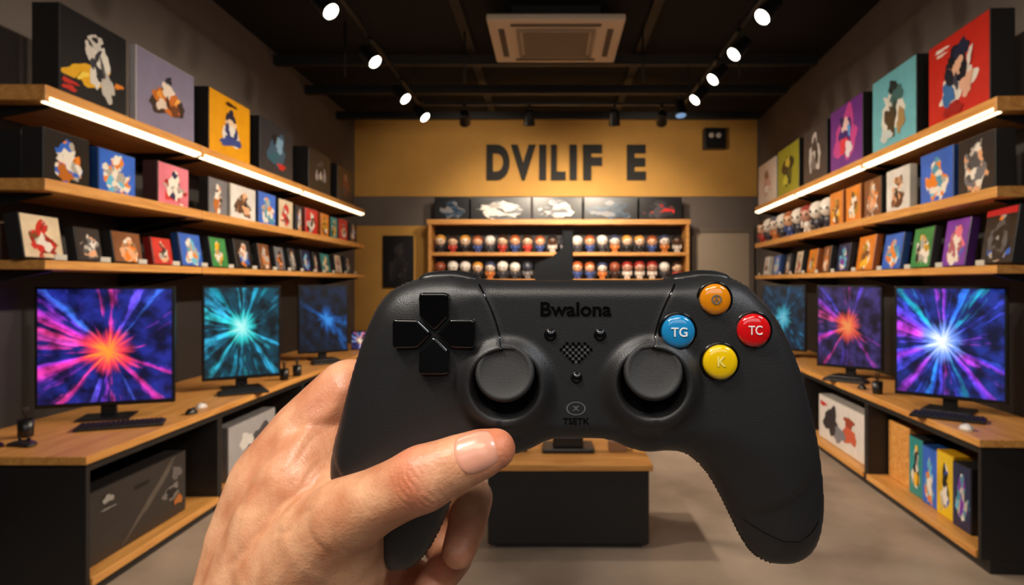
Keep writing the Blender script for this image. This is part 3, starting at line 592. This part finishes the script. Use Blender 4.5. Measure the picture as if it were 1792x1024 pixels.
# ------------------------------------------------------------ central island
isl=bpy.data.objects.new('display_island',None); C.objects.link(isl); isl.matrix_basis=Matrix.Translation((.105,4.38,0)); tag(isl,'low black display island with an oak top','display island')
bm=bmesh.new(); bm_box(bm,-.50,.50,-.31,.33,.03,.49,.004,1); bm_box(bm,-.46,.46,-.28,.30,0,.03); child(bm_obj('body',bm,plain('island_black',srgb(20,19,20),.5)),isl)
bm=bmesh.new(); bm_box(bm,-.52,.52,-.34,.36,.49,.53,.004,1); child(bm_obj('top_board',bm,M_WOODX),isl)
st=bpy.data.objects.new('display_stand',None); C.objects.link(st); st.matrix_basis=Matrix.Translation((.11,4.42,.5305)); tag(st,'tall black display stand with an angled screen seen from behind','display stand')
bm=bmesh.new(); bm_box(bm,-.17,.17,-.12,.12,0,.03,.006); bm_box(bm,-.10,.10,-.08,.08,.03,.10,.006); child(bm_obj('base',bm,M_PLASTIC),st)
bm=bmesh.new(); bm_box(bm,-.035,.035,-.03,.03,.10,1.47,.005); child(bm_obj('post',bm,M_PLASTIC),st)
bm=bmesh.new()
v=[bm.verts.new(p) for p in [(-.22,-.03,1.1),(-.03,-.03,1.1),(-.03,-.03,1.36),(-.10,-.03,1.30),(-.22,-.03,1.24)]]
fc=bm.faces.new(v); ex=bmesh.ops.extrude_face_region(bm,geom=[fc])
for g in ex['geom']:
    if isinstance(g,bmesh.types.BMVert): g.co.y+=.05
bmesh.ops.recalc_face_normals(bm,faces=bm.faces[:]); child(bm_obj('screen_back',bm,M_PLASTIC),st)
o=box('gadget_box',.38,.50,4.35,4.45,.5305,.60,ink(150,110,80),.006); tag(o,'small brown gadget box on the island','box')
o=box('gadget_box',-.28,-.16,4.35,4.47,.5305,.59,ink(50,44,44),.006); tag(o,'small dark gadget box on the island','box')

# ------------------------------------------------------------ game controller
S=1/5227.0
PC=Vector(((1010-965)*S,.22,CAMZ-(640-495)*S))
ctl=bpy.data.objects.new('game_controller',None); C.objects.link(ctl); ctl.matrix_basis=Matrix.Translation(PC)
tag(ctl,'matte black gamepad with four coloured buttons held in a hand','game controller')
outline=[(722,489),(755,481),(800,479),(835,485),(880,488),(960,488),(1060,488),(1140,488),(1180,484),(1225,478),(1268,482),(1302,496),(1334,524),(1362,562),(1386,612),(1403,660),(1419,720),(1431,780),(1440,840),(1443,895),(1437,940),(1420,971),(1390,988),(1350,988),(1318,972),(1295,942),(1275,902),(1255,862),(1230,822),(1200,796),(1165,787),(1130,790),(1095,782),(1068,770),(1040,766),(1000,766),(965,768),(935,782),(905,793),(870,800),(835,815),(805,850),(785,895),(768,935),(745,972),(715,998),(678,1000),(640,975),(608,930),(585,880),(577,830),(582,785),(592,745),(605,695),(620,640),(638,585),(660,535),(688,505)]
KS=1.055
pts=[((x-965)*KS+965-1010, -((y-495)*KS+495-640)) for x,y in outline]
def catmull(p,k):
    out=[]; n=len(p)
    for i in range(n):
        p0,p1,p2,p3=[np.array(p[(i+j-1)%n]) for j in range(4)]
        for t in np.linspace(0,1,k,endpoint=False):
            out.append(.5*((2*p1)+(-p0+p2)*t+(2*p0-5*p1+4*p2-p3)*t*t+(-p0+3*p1-3*p2+p3)*t**3))
    return np.array(out)
OL=catmull(pts,10)
def sm(a,b,x):
    t=np.clip((x-a)/(b-a),0,1); return t*t*(3-2*t)
def dist_in(P):
    A=OL; B=np.roll(OL,-1,0); best=np.full(len(P),1e9); cl=np.zeros((len(P),2)); ins=np.zeros(len(P),bool)
    for a,b_ in zip(A,B):
        ab=b_-a; t=np.clip(((P-a)@ab)/(ab@ab+1e-12),0,1); q=a+t[:,None]*ab; d=np.hypot(*(P-q).T)
        m=d<best; best[m]=d[m]; cl[m]=q[m]
        cond=((a[1]>P[:,1])!=(b_[1]>P[:,1]))
        with np.errstate(divide='ignore',invalid='ignore'):
            xi=a[0]+(P[:,1]-a[1])*(b_[0]-a[0])/(b_[1]-a[1]+1e-12)
        ins^=(cond&(P[:,0]<xi))
    return best,cl,ins
STK=[(-125,-30),(130,-28)]
SVS=1.38
def hfront(P,dist):
    u,v=P[:,0],P[:,1]; au=np.abs(u)
    R=35+sm(150,300,au)*60+sm(-60,-200,v)*15
    t=np.clip(dist/R,0,1); h=63*np.sqrt(np.clip(1-(1-t)**2.3,0,1))
    h-=sm(-130,-340,v)*14
    for sx in (-1,1):
        cx=sx*300; cy=-20; rr=np.hypot((u-cx)/1.0,(v-cy)/SVS)
        h+=np.where(u*sx>0,4.5*sm(176,170,rr),0)*sm(4,30,dist)
    for (cx,cy) in STK:
        r=np.hypot(u-cx,v-(cy-8)); h+=20*sm(92,64,r)*sm(0,25,dist)
        r=np.hypot(u-cx,v-cy); h-=34*sm(59,53,r)
    return h
def hback(P,dist):
    u=np.abs(P[:,0]); R=70+sm(150,300,u)*30; t=np.clip(dist/R,0,1)
    return -(60+sm(150,330,u)*30)*np.sqrt(np.clip(1-(1-t)**2,0,1))
step=4.0
gx=np.arange(OL[:,0].min()-step,OL[:,0].max()+step,step); gy=np.arange(OL[:,1].min()-step,OL[:,1].max()+step,step)
GX,GY=np.meshgrid(gx,gy); P=np.stack([GX.ravel(),GY.ravel()],1); dist,cl,ins=dist_in(P)
nx=len(gx); ny=len(gy); insg=ins.reshape(ny,nx)
cell=insg[:-1,:-1]&insg[1:,:-1]&insg[:-1,1:]&insg[1:,1:]
cnt=np.zeros((ny,nx),int); cnt[:-1,:-1]+=cell; cnt[1:,:-1]+=cell; cnt[:-1,1:]+=cell; cnt[1:,1:]+=cell
used=cnt.ravel()>0; bnd=used&(cnt.ravel()<4)
P2=P.copy(); P2[bnd]=cl[bnd]; d2=dist.copy(); d2[bnd]=0
hf=hfront(P2,d2); hb=hback(P2,d2); hf[bnd]=0; hb[bnd]=0
idx=-np.ones(len(P),int); idx[used]=np.arange(used.sum()); nF=int(used.sum())
idb=idx.copy(); intr=used&~bnd; idb[intr]=nF+np.arange(intr.sum())
def loc(u,v,h): return (u*S,-(h-63)*S,v*S)
verts=[loc(P2[i,0],P2[i,1],hf[i]) for i in np.where(used)[0]]+[loc(P2[i,0],P2[i,1],hb[i]) for i in np.where(intr)[0]]
faces=[]
for j,i in zip(*np.where(cell)):
    a,b_,c,d=j*nx+i,j*nx+i+1,(j+1)*nx+i+1,(j+1)*nx+i
    faces.append((idx[a],idx[b_],idx[c],idx[d])); faces.append((idb[d],idb[c],idb[b_],idb[a]))
faces=[tuple(int(q) for q in f) for f in faces]
M_PAD=plain('soft_touch_black',srgb(31,31,32),.40,bump=.14,bscale=2500,var=.10)
sh=mesh_obj('shell',verts,faces,M_PAD,smooth=True); child(sh,ctl)
md=sh.modifiers.new('s','SMOOTH'); md.factor=.5; md.iterations=3
def hs(u,v):
    q=np.array([[u,v]],float); d,_,_=dist_in(q); return float(hfront(q,d)[0])
MT=lambda u,v,h: Matrix.Translation(loc(u,v,h))@Matrix.Rotation(math.pi/2,4,'X')@Matrix.Scale(S,4)   # local z -> -Y (towards viewer)
for sx in (-1,1):
    cx=-233 if sx<0 else 228; vs=[];fs=[]; nU=24; nA=12
    for i in range(nU+1):
        t=-1+2*i/nU; u=cx+t*62
        j=np.argmin(np.hypot((OL[:,0]-u),(OL[:,1]-170)*.3)); vt=OL[j,1]+8*math.sqrt(max(0,1-t**6))-2
        for k in range(nA):
            a=2*math.pi*k/nA; fc_=math.sqrt(max(0.02,1-abs(t)**8))
            vs.append(loc(u,vt-13+13*fc_*math.sin(a),-8+30*fc_*math.cos(a)))
    for i in range(nU):
        for k in range(nA):
            fs.append((i*nA+k,i*nA+(k+1)%nA,(i+1)*nA+(k+1)%nA,(i+1)*nA+k))
    fs.append(tuple(range(nA))); fs.append(tuple(range(nU*nA,nU*nA+nA)))
    child(mesh_obj('shoulder_button',vs,fs,plain('shoulder_plastic',srgb(26,26,27),.35),smooth=True),ctl)
M_RUB=plain('rubber_black',srgb(34,34,35),.6,bump=.2,bscale=3000)
for k,(cx,cy) in enumerate(STK):
    b0=63+20-34
    r_=lathe('stick_ring',[(53,-8),(57,0),(60,24),(64,26),(67,22),(66,14)],M_GLOSS,64,MT(cx,cy,b0)); child(r_,ctl)
    s_=lathe('thumb_stick',[(30,0),(27,18),(30,24),(44,27),(50,32),(51,38),(49,43),(45,45),(41,43),(37,41.5),(20,40),(0.5,40)],M_RUB,64,MT(cx,cy,b0)@Matrix.Rotation(math.radians(-14),4,'X')@Matrix.Translation((0,12,0))); child(s_,ctl)
dc=(762-1010,640-583)
hd_=hs(*dc)
dp_=bpy.data.objects.new('directional_pad',None); C.objects.link(dp_); dp_.matrix_basis=Matrix.Translation(loc(dc[0],dc[1],hd_)); dp_.parent=ctl
for k in range(4):
    bm=bmesh.new(); wv=25
    poly=[(-wv,28),(-3,6),(3,6),(wv,28),(wv+1,66),(wv-3,71),(-wv+3,71),(-wv-1,66)]
    vs=[bm.verts.new((x,y,0)) for x,y in poly]; fc=bm.faces.new(vs); ex=bmesh.ops.extrude_face_region(bm,geom=[fc])
    top=[g for g in ex['geom'] if isinstance(g,bmesh.types.BMVert)]
    for g in top: g.co.z=17+ (g.co.y-40)*.10
    bmesh.ops.recalc_face_normals(bm,faces=bm.faces[:])
    bmesh.ops.bevel(bm,geom=[e_ for e_ in bm.edges if not (abs(e_.verts[0].co.z)<1e-6 and abs(e_.verts[1].co.z)<1e-6)],offset=5,segments=5,affect='EDGES',profile=.5)
    ang=[0,math.pi/2,math.pi,-math.pi/2][k]
    T=Matrix.Rotation(math.pi/2,4,'X')@Matrix.Scale(S,4)@Matrix.Rotation(ang,4,'Z')@Matrix.Translation((0,0,-3))
    bm.transform(T); o=bm_obj('direction_key',bm,M_GLOSS,True); child(o,dp_)
    wn=o.modifiers.new('wn','WEIGHTED_NORMAL'); wn.weight=100; wn.keep_sharp=False
def pbutton(px,py,r,col,name_col,txt,tcol):
    u,v=px-1010,640-py; h=hs(u,v)
    m=plain('button_'+name_col,col,.12,coat=1.0,var=.03)
    e=bpy.data.objects.new('face_button',None); C.objects.link(e); e.matrix_basis=Matrix.Translation(loc(u,v,h)); e.parent=ctl; e['label']='glossy %s round button'%name_col
    M0=Matrix.Rotation(math.pi/2,4,'X')@Matrix.Scale(S,4)
    child(lathe('bezel',[(r+1,-6),(r+5,-6),(r+5,1),(r+3,2.5),(r+1,1)],M_GLOSS,48,M0),e)
    child(lathe('cap',[(r,-8),(r,6),(r-1.5,9.5),(r-5,12),(r-10,13),(r*.4,14.3),(0.3,14.6)],m,48,M0),e)
    for t,w_,h_,dx,dy in txt:
        text_obj('letter_mark',t,w_*S,h_*S,1.2*S,tcol,offset=.01,M=Matrix.Translation((dx*S,-14.2*S,dy*S)),parent=e)
pbutton(1250,524,27,srgb(220,134,20),'orange',[('O',18,17,0,0),('A',10,10,0,0)],ink(110,100,90))
pbutton(1185,580,29,srgb(30,132,192),'blue',[('TG',28,16,0,0)],ink(236,242,246))
pbutton(1317,578,29,srgb(206,20,24),'red',[('TC',24,16,0,1)],ink(240,226,224))
pbutton(1258,633,30,srgb(230,190,14),'yellow',[('K',14,17,0,2)],ink(240,222,120))
for (px,py,r) in [(963,586,9),(1050,586,9),(1009,661,8)]:
    u,v=px-1010,640-py
    child(lathe('small_button',[(r+2,-3),(r+2,1),(r,1.5),(r,4),(r*.6,6),(.3,6.5)],M_GLOSS,28,MT(u,v,hs(u,v))),ctl)
M_MARK=plain('mark_flat_black',(.0008,.0008,.0008,1),.8,spec=.05)
M_MARK2=plain('mark_grey',srgb(84,84,86),.45)
T0=lambda px,py,dh=0: Matrix.Translation(loc(px-1010,640-py,hs(px-1010,640-py)+dh))
text_obj('lettering','Bwalona',124*S,25*S,1.5*S,M_MARK,offset=.022,M=T0(1008,541,.2),parent=ctl)
HH=hs(0,23)
def inheart(a,b_): return (a*a+b_*b_-1)**3-a*a*b_**3<=0
vs=[loc(-2,25,HH+.8)];fs=[]
for i in range(48):
    t=2*math.pi*i/48; hx=16*math.sin(t)**3; hy=13*math.cos(t)-5*math.cos(2*t)-2*math.cos(3*t)-math.cos(4*t)
    vs.append(loc(-2+hx*1.6,22+hy*1.2,HH+.8))
for i in range(48): fs.append((0,1+i,1+(i+1)%48))
child(mesh_obj('heart_emblem',vs,fs,plain('heart_grey',srgb(72,72,74),.5)),ctl)
vs=[];fs=[]; q=5.2
for i in range(-6,7):
    for j in range(-5,5):
        if (i+j)%2: continue
        x=i*q; y=j*q
        if not inheart(x/1.6/15.0,(y+2)/1.2/14.5): continue
        k=len(vs); g=q*.5
        for dx,dy in ((-g,-g),(g,-g),(g,g),(-g,g)): vs.append(loc(x+dx-2,23+y+dy,HH+1.5))
        fs.append((k,k+1,k+2,k+3))
child(mesh_obj('heart_checks',vs,fs,M_MARK),ctl)
vs=[];fs=[]
n=32
for i in range(n):
    a=2*math.pi*i/n
    for rr in (12.5,15): vs.append(loc(-2+rr*1.15*math.cos(a),-75+rr*.8*math.sin(a),hs(-2,-75)+.8))
for i in range(n): a=2*i; b_=2*((i+1)%n); fs.append((a,a+1,b_+1,b_))
child(mesh_obj('round_emblem',vs,fs,M_MARK2),ctl)
text_obj('emblem_mark','X',13*S,9*S,1*S,M_MARK2,offset=.03,M=T0(1008,715),parent=ctl)
text_obj('lettering','TSETK',46*S,11*S,1*S,M_MARK,offset=.01,M=T0(1008,737),parent=ctl)
def strip(pts_,name='seam'):
    vs=[];fs=[]; pts_=[np.array(p,float) for p in pts_]
    for i,p in enumerate(pts_):
        d=pts_[min(i+1,len(pts_)-1)]-pts_[max(i-1,0)]; d/=np.linalg.norm(d); nrm=np.array([-d[1],d[0]])
        for k_,dh in ((-1.5,.3),(0,1.2),(1.5,.3)):
            q_=p+nrm*k_; vs.append(loc(q_[0],q_[1],hs(q_[0],q_[1])+dh))
    for i in range(len(pts_)-1):
        for k in range(2): fs.append((3*i+k,3*i+k+1,3*i+k+4,3*i+k+3))
    child(mesh_obj(name,vs,fs,M_GLOSS,smooth=True),ctl)
for sx in (-1,1):
    strip([(sx*(300-173*math.cos(a)),-20+173*SVS*math.sin(a)) for a in np.linspace(math.radians(5),math.radians(43),40) if -20+173*SVS*math.sin(a)<150])
gp=np.array([(300,-283),(330,-300),(365,-316),(395,-318),(420,-305),(438,-285)],float)*1.0
strip([gp[int(t)]*(1-(t%1))+gp[min(int(t)+1,5)]*(t%1) for t in np.linspace(0,4.99,30)])

# ------------------------------------------------------------ hand
def Wp(a,b_,d): return Vector(((a-965)*d/1150,d,CAMZ-(b_-495)*d/1150))
chains=[
 [(866,786,.2085,37),(843,794,.208,44),(800,811,.208,50),(748,834,.208,55),(715,849,.209,55),(660,876,.212,58),(605,905,.218,70),(570,940,.226,86),(520,1000,.238,105),(500,1110,.25,140)],
 [(600,925,.222,72),(600,975,.232,86),(575,1050,.242,98),(540,1140,.25,125)],
 [(612,690,.262,62),(545,765,.260,72),(478,850,.257,76),(435,950,.255,72),(430,1050,.255,92),(450,1150,.255,110)],
 [(570,790,.258,80),(540,860,.246,90),(505,930,.246,100),(480,1030,.25,120)],
 [(545,765,.260,72),(590,850,.244,56),(600,905,.226,60)],
 [(560,760,.268,70),(600,850,.275,80),(600,950,.275,85),(560,1060,.268,110)],
 [(500,1130,.252,150),(470,1250,.262,150),(420,1420,.28,160),(370,1600,.30,175)],
 [(600,705,.264,60),(668,668,.272,46),(745,655,.276,42),(810,670,.272,38),(835,700,.265,34)],
 [(600,800,.275,60),(690,800,.288,46),(775,830,.288,43),(826,872,.272,37),(816,925,.256,34),(802,966,.248,30)],
 [(600,880,.278,60),(690,900,.290,45),(765,925,.290,42),(792,975,.274,36),(770,1008,.258,33),(752,1028,.250,29)],
 [(590,960,.278,60),(670,990,.288,42),(725,1020,.286,38),(740,1052,.272,33),(718,1066,.256,30),(700,1068,.250,26)],
]
def capsule(bm,p0,r0,p1,r1,n=20):
    ax=(p1-p0); L=ax.length; q=ax.to_track_quat('Z','Y').to_matrix()
    rings=[]
    for a in np.linspace(-90,0,7): rings.append((r0*math.cos(math.radians(a)),r0*math.sin(math.radians(a))))
    for t in (.25,.5,.75): rings.append((r0+(r1-r0)*t,L*t))
    for a in np.linspace(0,90,7): rings.append((r1*math.cos(math.radians(a)),L+r1*math.sin(math.radians(a))))
    prev=None
    for (r,z) in rings:
        r=max(r,1e-5); cur=[bm.verts.new(p0+q@Vector((r*math.cos(2*math.pi*i/n),r*math.sin(2*math.pi*i/n),z))) for i in range(n)]
        if prev:
            for i in range(n): bm.faces.new((prev[i],prev[(i+1)%n],cur[(i+1)%n],cur[i]))
        else: bm.faces.new(cur[::-1])
        prev=cur
    bm.faces.new(prev)
bm=bmesh.new()
for ch in chains:
    for a,b_ in zip(ch[:-1],ch[1:]):
        capsule(bm,Wp(*a[:3]),a[3]*a[2]/1150,Wp(*b_[:3]),b_[3]*b_[2]/1150)
tmp=bm_obj('tmp_hand',bm,M_DARK)
m1=tmp.modifiers.new('r','REMESH'); m1.mode='VOXEL'; m1.voxel_size=.0006
m2=tmp.modifiers.new('s','SMOOTH'); m2.factor=.6; m2.iterations=30
dg=bpy.context.evaluated_depsgraph_get(); me=bpy.data.meshes.new_from_object(tmp.evaluated_get(dg)); bpy.data.objects.remove(tmp)
n=len(me.vertices); co=np.zeros(n*3); me.vertices.foreach_get('co',co); co=co.reshape(-1,3)
no=np.zeros(n*3); me.vertex_normals.foreach_get('vector',no); no=no.reshape(-1,3)
disp=np.zeros(n); flush=np.zeros(n)
ta=np.array(Wp(600,905,.218)); tb_=np.array(Wp(868,784,.2085)); ax=(tb_-ta)/np.linalg.norm(tb_-ta)
rel=co-ta; tpar=rel@ax; rad=np.linalg.norm(rel-tpar[:,None]*ax,axis=1)
onth=sm(.02,.013,rad)
def at(px,py,d): return float((np.array(Wp(px,py,d))-ta)@ax)
k0=at(738,838,.208)
perp=rel[:,2]*ax[0]-rel[:,0]*ax[2]
for off,dep,wd_ in [(-.0058,.00016,.0005),(-.0042,.00026,.0005),(-.0026,.00036,.0005),(-.0008,.00030,.0005),(.0012,.00042,.0005),(.0030,.00028,.0005),(.0046,.00020,.0005),(.0070,.00010,.0005)]:
    wig=.0006*np.sin(perp*700+off*3000)+off*22*np.abs(perp)
    disp-=onth*dep*np.exp(-((tpar-k0-off+wig)/wd_)**2)*sm(.0090,.004,np.abs(perp-.001))
disp+=onth*.0008*np.exp(-((tpar-k0)/.006)**2)
flush+=onth*.9*np.exp(-((tpar-k0)/.006)**2)+onth*.8*sm(k0+.011,k0+.026,tpar)
def crease(p,q_,dep,w):
    global disp
    p=np.array(p);q_=np.array(q_); d=q_-p; L=np.linalg.norm(d); d=d/L
    r=co-p
    rx=r.copy(); rx[:,1]=0; d2=d.copy(); d2[1]=0; L2=np.linalg.norm(d2*L); d2/=np.linalg.norm(d2)
    t2=rx@d2; s_=rx[:,2]*d2[0]-rx[:,0]*d2[2]; s_+=.0009*np.sin(t2*420)
    m=sm(-.003,.004,t2)*sm(L2+.003,L2-.004,t2)
    disp-=m*dep*np.exp(-(s_/w)**2)*(no[:,1]<0.2)
crease(Wp(575,800,.24),Wp(470,925,.24),.00036,.0011)
crease(Wp(590,850,.235),Wp(520,905,.235),.00032,.0009)
crease(Wp(585,825,.235),Wp(530,870,.235),.00022,.0007)
crease(Wp(560,760,.24),Wp(500,830,.24),.00024,.0009)
crease(Wp(610,900,.22),Wp(640,985,.22),.00025,.0011)
crease(Wp(560,890,.22),Wp(600,960,.22),.00018,.0008)
crease(Wp(500,760,.24),Wp(430,900,.24),-.0009,.0032)
crease(Wp(600,680,.24),Wp(500,800,.24),-.0011,.0034)
crease(Wp(470,880,.24),Wp(400,1010,.24),-.0005,.0022)
pk=np.array(Wp(585,690,.25)); flush+=.6*np.exp(-(np.linalg.norm(co-pk,axis=1)/.014)**2)
pk=np.array(Wp(470,800,.24)); flush+=.3*np.exp(-(np.linalg.norm(co-pk,axis=1)/.016)**2)
for t_ in [(800,960,.245),(760,1015,.25)]:
    flush+=.7*np.exp(-(np.linalg.norm(co-np.array(Wp(*t_)),axis=1)/.012)**2)
co=co+no*disp[:,None]
me.vertices.foreach_set('co',co.ravel())
at_=me.attributes.new('flush','FLOAT','POINT'); at_.data.foreach_set('value',np.clip(flush,0,1).astype(np.float32))
me.polygons.foreach_set('use_smooth',[True]*len(me.polygons)); me.update()
sk,nt,b=newmat('skin'); N=nt.nodes.new; L=nt.links.new
tc=N('ShaderNodeTexCoord'); an=N('ShaderNodeAttribute'); an.attribute_name='flush'
n1=N('ShaderNodeTexNoise'); n1.inputs['Scale'].default_value=75; n1.inputs['Detail'].default_value=7; L(tc.outputs['Object'],n1.inputs['Vector'])
r1=N('ShaderNodeValToRGB'); r1.color_ramp.elements[0].color=srgb(196,130,92); r1.color_ramp.elements[1].color=srgb(230,174,134); r1.color_ramp.elements[0].position=.33; r1.color_ramp.elements[1].position=.67
L(n1.outputs['Fac'],r1.inputs['Fac'])
mx=N('ShaderNodeMix'); mx.data_type='RGBA'; mx.inputs['B'].default_value=srgb(210,104,76); fmul=N('ShaderNodeMath'); fmul.operation='MULTIPLY'; fmul.inputs[1].default_value=.5
L(an.outputs['Fac'],fmul.inputs[0]); L(fmul.outputs[0],mx.inputs['Factor']); L(r1.outputs['Color'],mx.inputs['A']); L(mx.outputs['Result'],b.inputs['Base Color'])
b.inputs['Roughness'].default_value=.44; b.inputs['Subsurface Weight'].default_value=.12; b.inputs['Subsurface Scale'].default_value=.002; b.inputs['Subsurface Radius'].default_value=(1,.35,.2)
vo=N('ShaderNodeTexVoronoi'); vo.inputs['Scale'].default_value=1000; L(tc.outputs['Object'],vo.inputs['Vector'])
n2=N('ShaderNodeTexNoise'); n2.inputs['Scale'].default_value=300; n2.inputs['Detail'].default_value=7; n2.inputs['Distortion'].default_value=1.2; L(tc.outputs['Object'],n2.inputs['Vector'])
ad=N('ShaderNodeMath'); ad.operation='MULTIPLY_ADD'; ad.inputs[1].default_value=.45; L(vo.outputs['Distance'],ad.inputs[0]); L(n2.outputs['Fac'],ad.inputs[2])
bp=N('ShaderNodeBump'); bp.inputs['Strength'].default_value=.36; bp.inputs['Distance'].default_value=.0005; L(ad.outputs[0],bp.inputs['Height']); L(bp.outputs['Normal'],b.inputs['Normal'])
me.materials.clear(); me.materials.append(sk); me.name='hand'
hand=bpy.data.objects.new('hand',me); C.objects.link(hand); tag(hand,'bare hand and wrist gripping a gamepad with the thumb across it','hand')
bvh=BVHTree.FromPolygons([tuple(v) for v in co],[tuple(p.vertices) for p in me.polygons])
A0=Wp(800,811,.208); A1=Wp(866,786,.2085); T_=(A1-A0).normalized()
n0=Vector((-.10,-.90,.40)); n0=(n0-T_*n0.dot(T_)).normalized(); b0_=T_.cross(n0).normalized()
cN=A0+T_*(A1-A0).length*.62
NA,NB=26,22; vs=[];fs=[]
for i in range(NA+1):
    for j in range(NB+1):
        a=-1+2*i/NA; b_=-1+2*j/NB
        wf=1-.30*max(0,-a)**3-.14*max(0,a)**4
        ph=math.radians(54)*b_*wf
        if a<0: A=a*.0068+(b_*b_)*.0016*(-a)
        else: A=a*.0066-(b_*b_)*.0012*a
        d_=n0*math.cos(ph)+b0_*math.sin(ph); o_=cN+T_*A
        h=bvh.ray_cast(o_+d_*.03,-d_)
        hit=h[0] if h[0] is not None else o_+d_*.008
        edge=max(abs(a),abs(b_)); lift=.00045*(1-edge**8)-.00025*(edge**8)
        vs.append(tuple(hit+d_*lift))
for i in range(NA):
    for j in range(NB):
        k=i*(NB+1)+j; fs.append((k,k+NB+1,k+NB+2,k+1))
nail=mesh_obj('thumbnail',vs,fs,plain('nail',srgb(226,160,134),.28,coat=.3,bscale=300,var=.06),smooth=True); child(nail,hand); nail['label']='glossy pale pink thumbnail'
ms=nail.modifiers.new('s','SMOOTH'); ms.factor=.5; ms.iterations=2

# ------------------------------------------------------------ camera
cd=bpy.data.cameras.new('camera'); cam=bpy.data.objects.new('camera',cd); C.objects.link(cam)
cd.sensor_width=36; cd.lens=1150/1792*36; cd.clip_start=.02; cd.clip_end=60
cd.shift_x=-(965-896)/1792; cd.shift_y=-(512-495)/1792
cam.matrix_basis=Matrix.Translation((0,0,CAMZ))@Matrix.Rotation(math.pi/2,4,'X')
cd.dof.use_dof=True; cd.dof.focus_distance=.213; cd.dof.aperture_fstop=26
bpy.context.scene.camera=cam
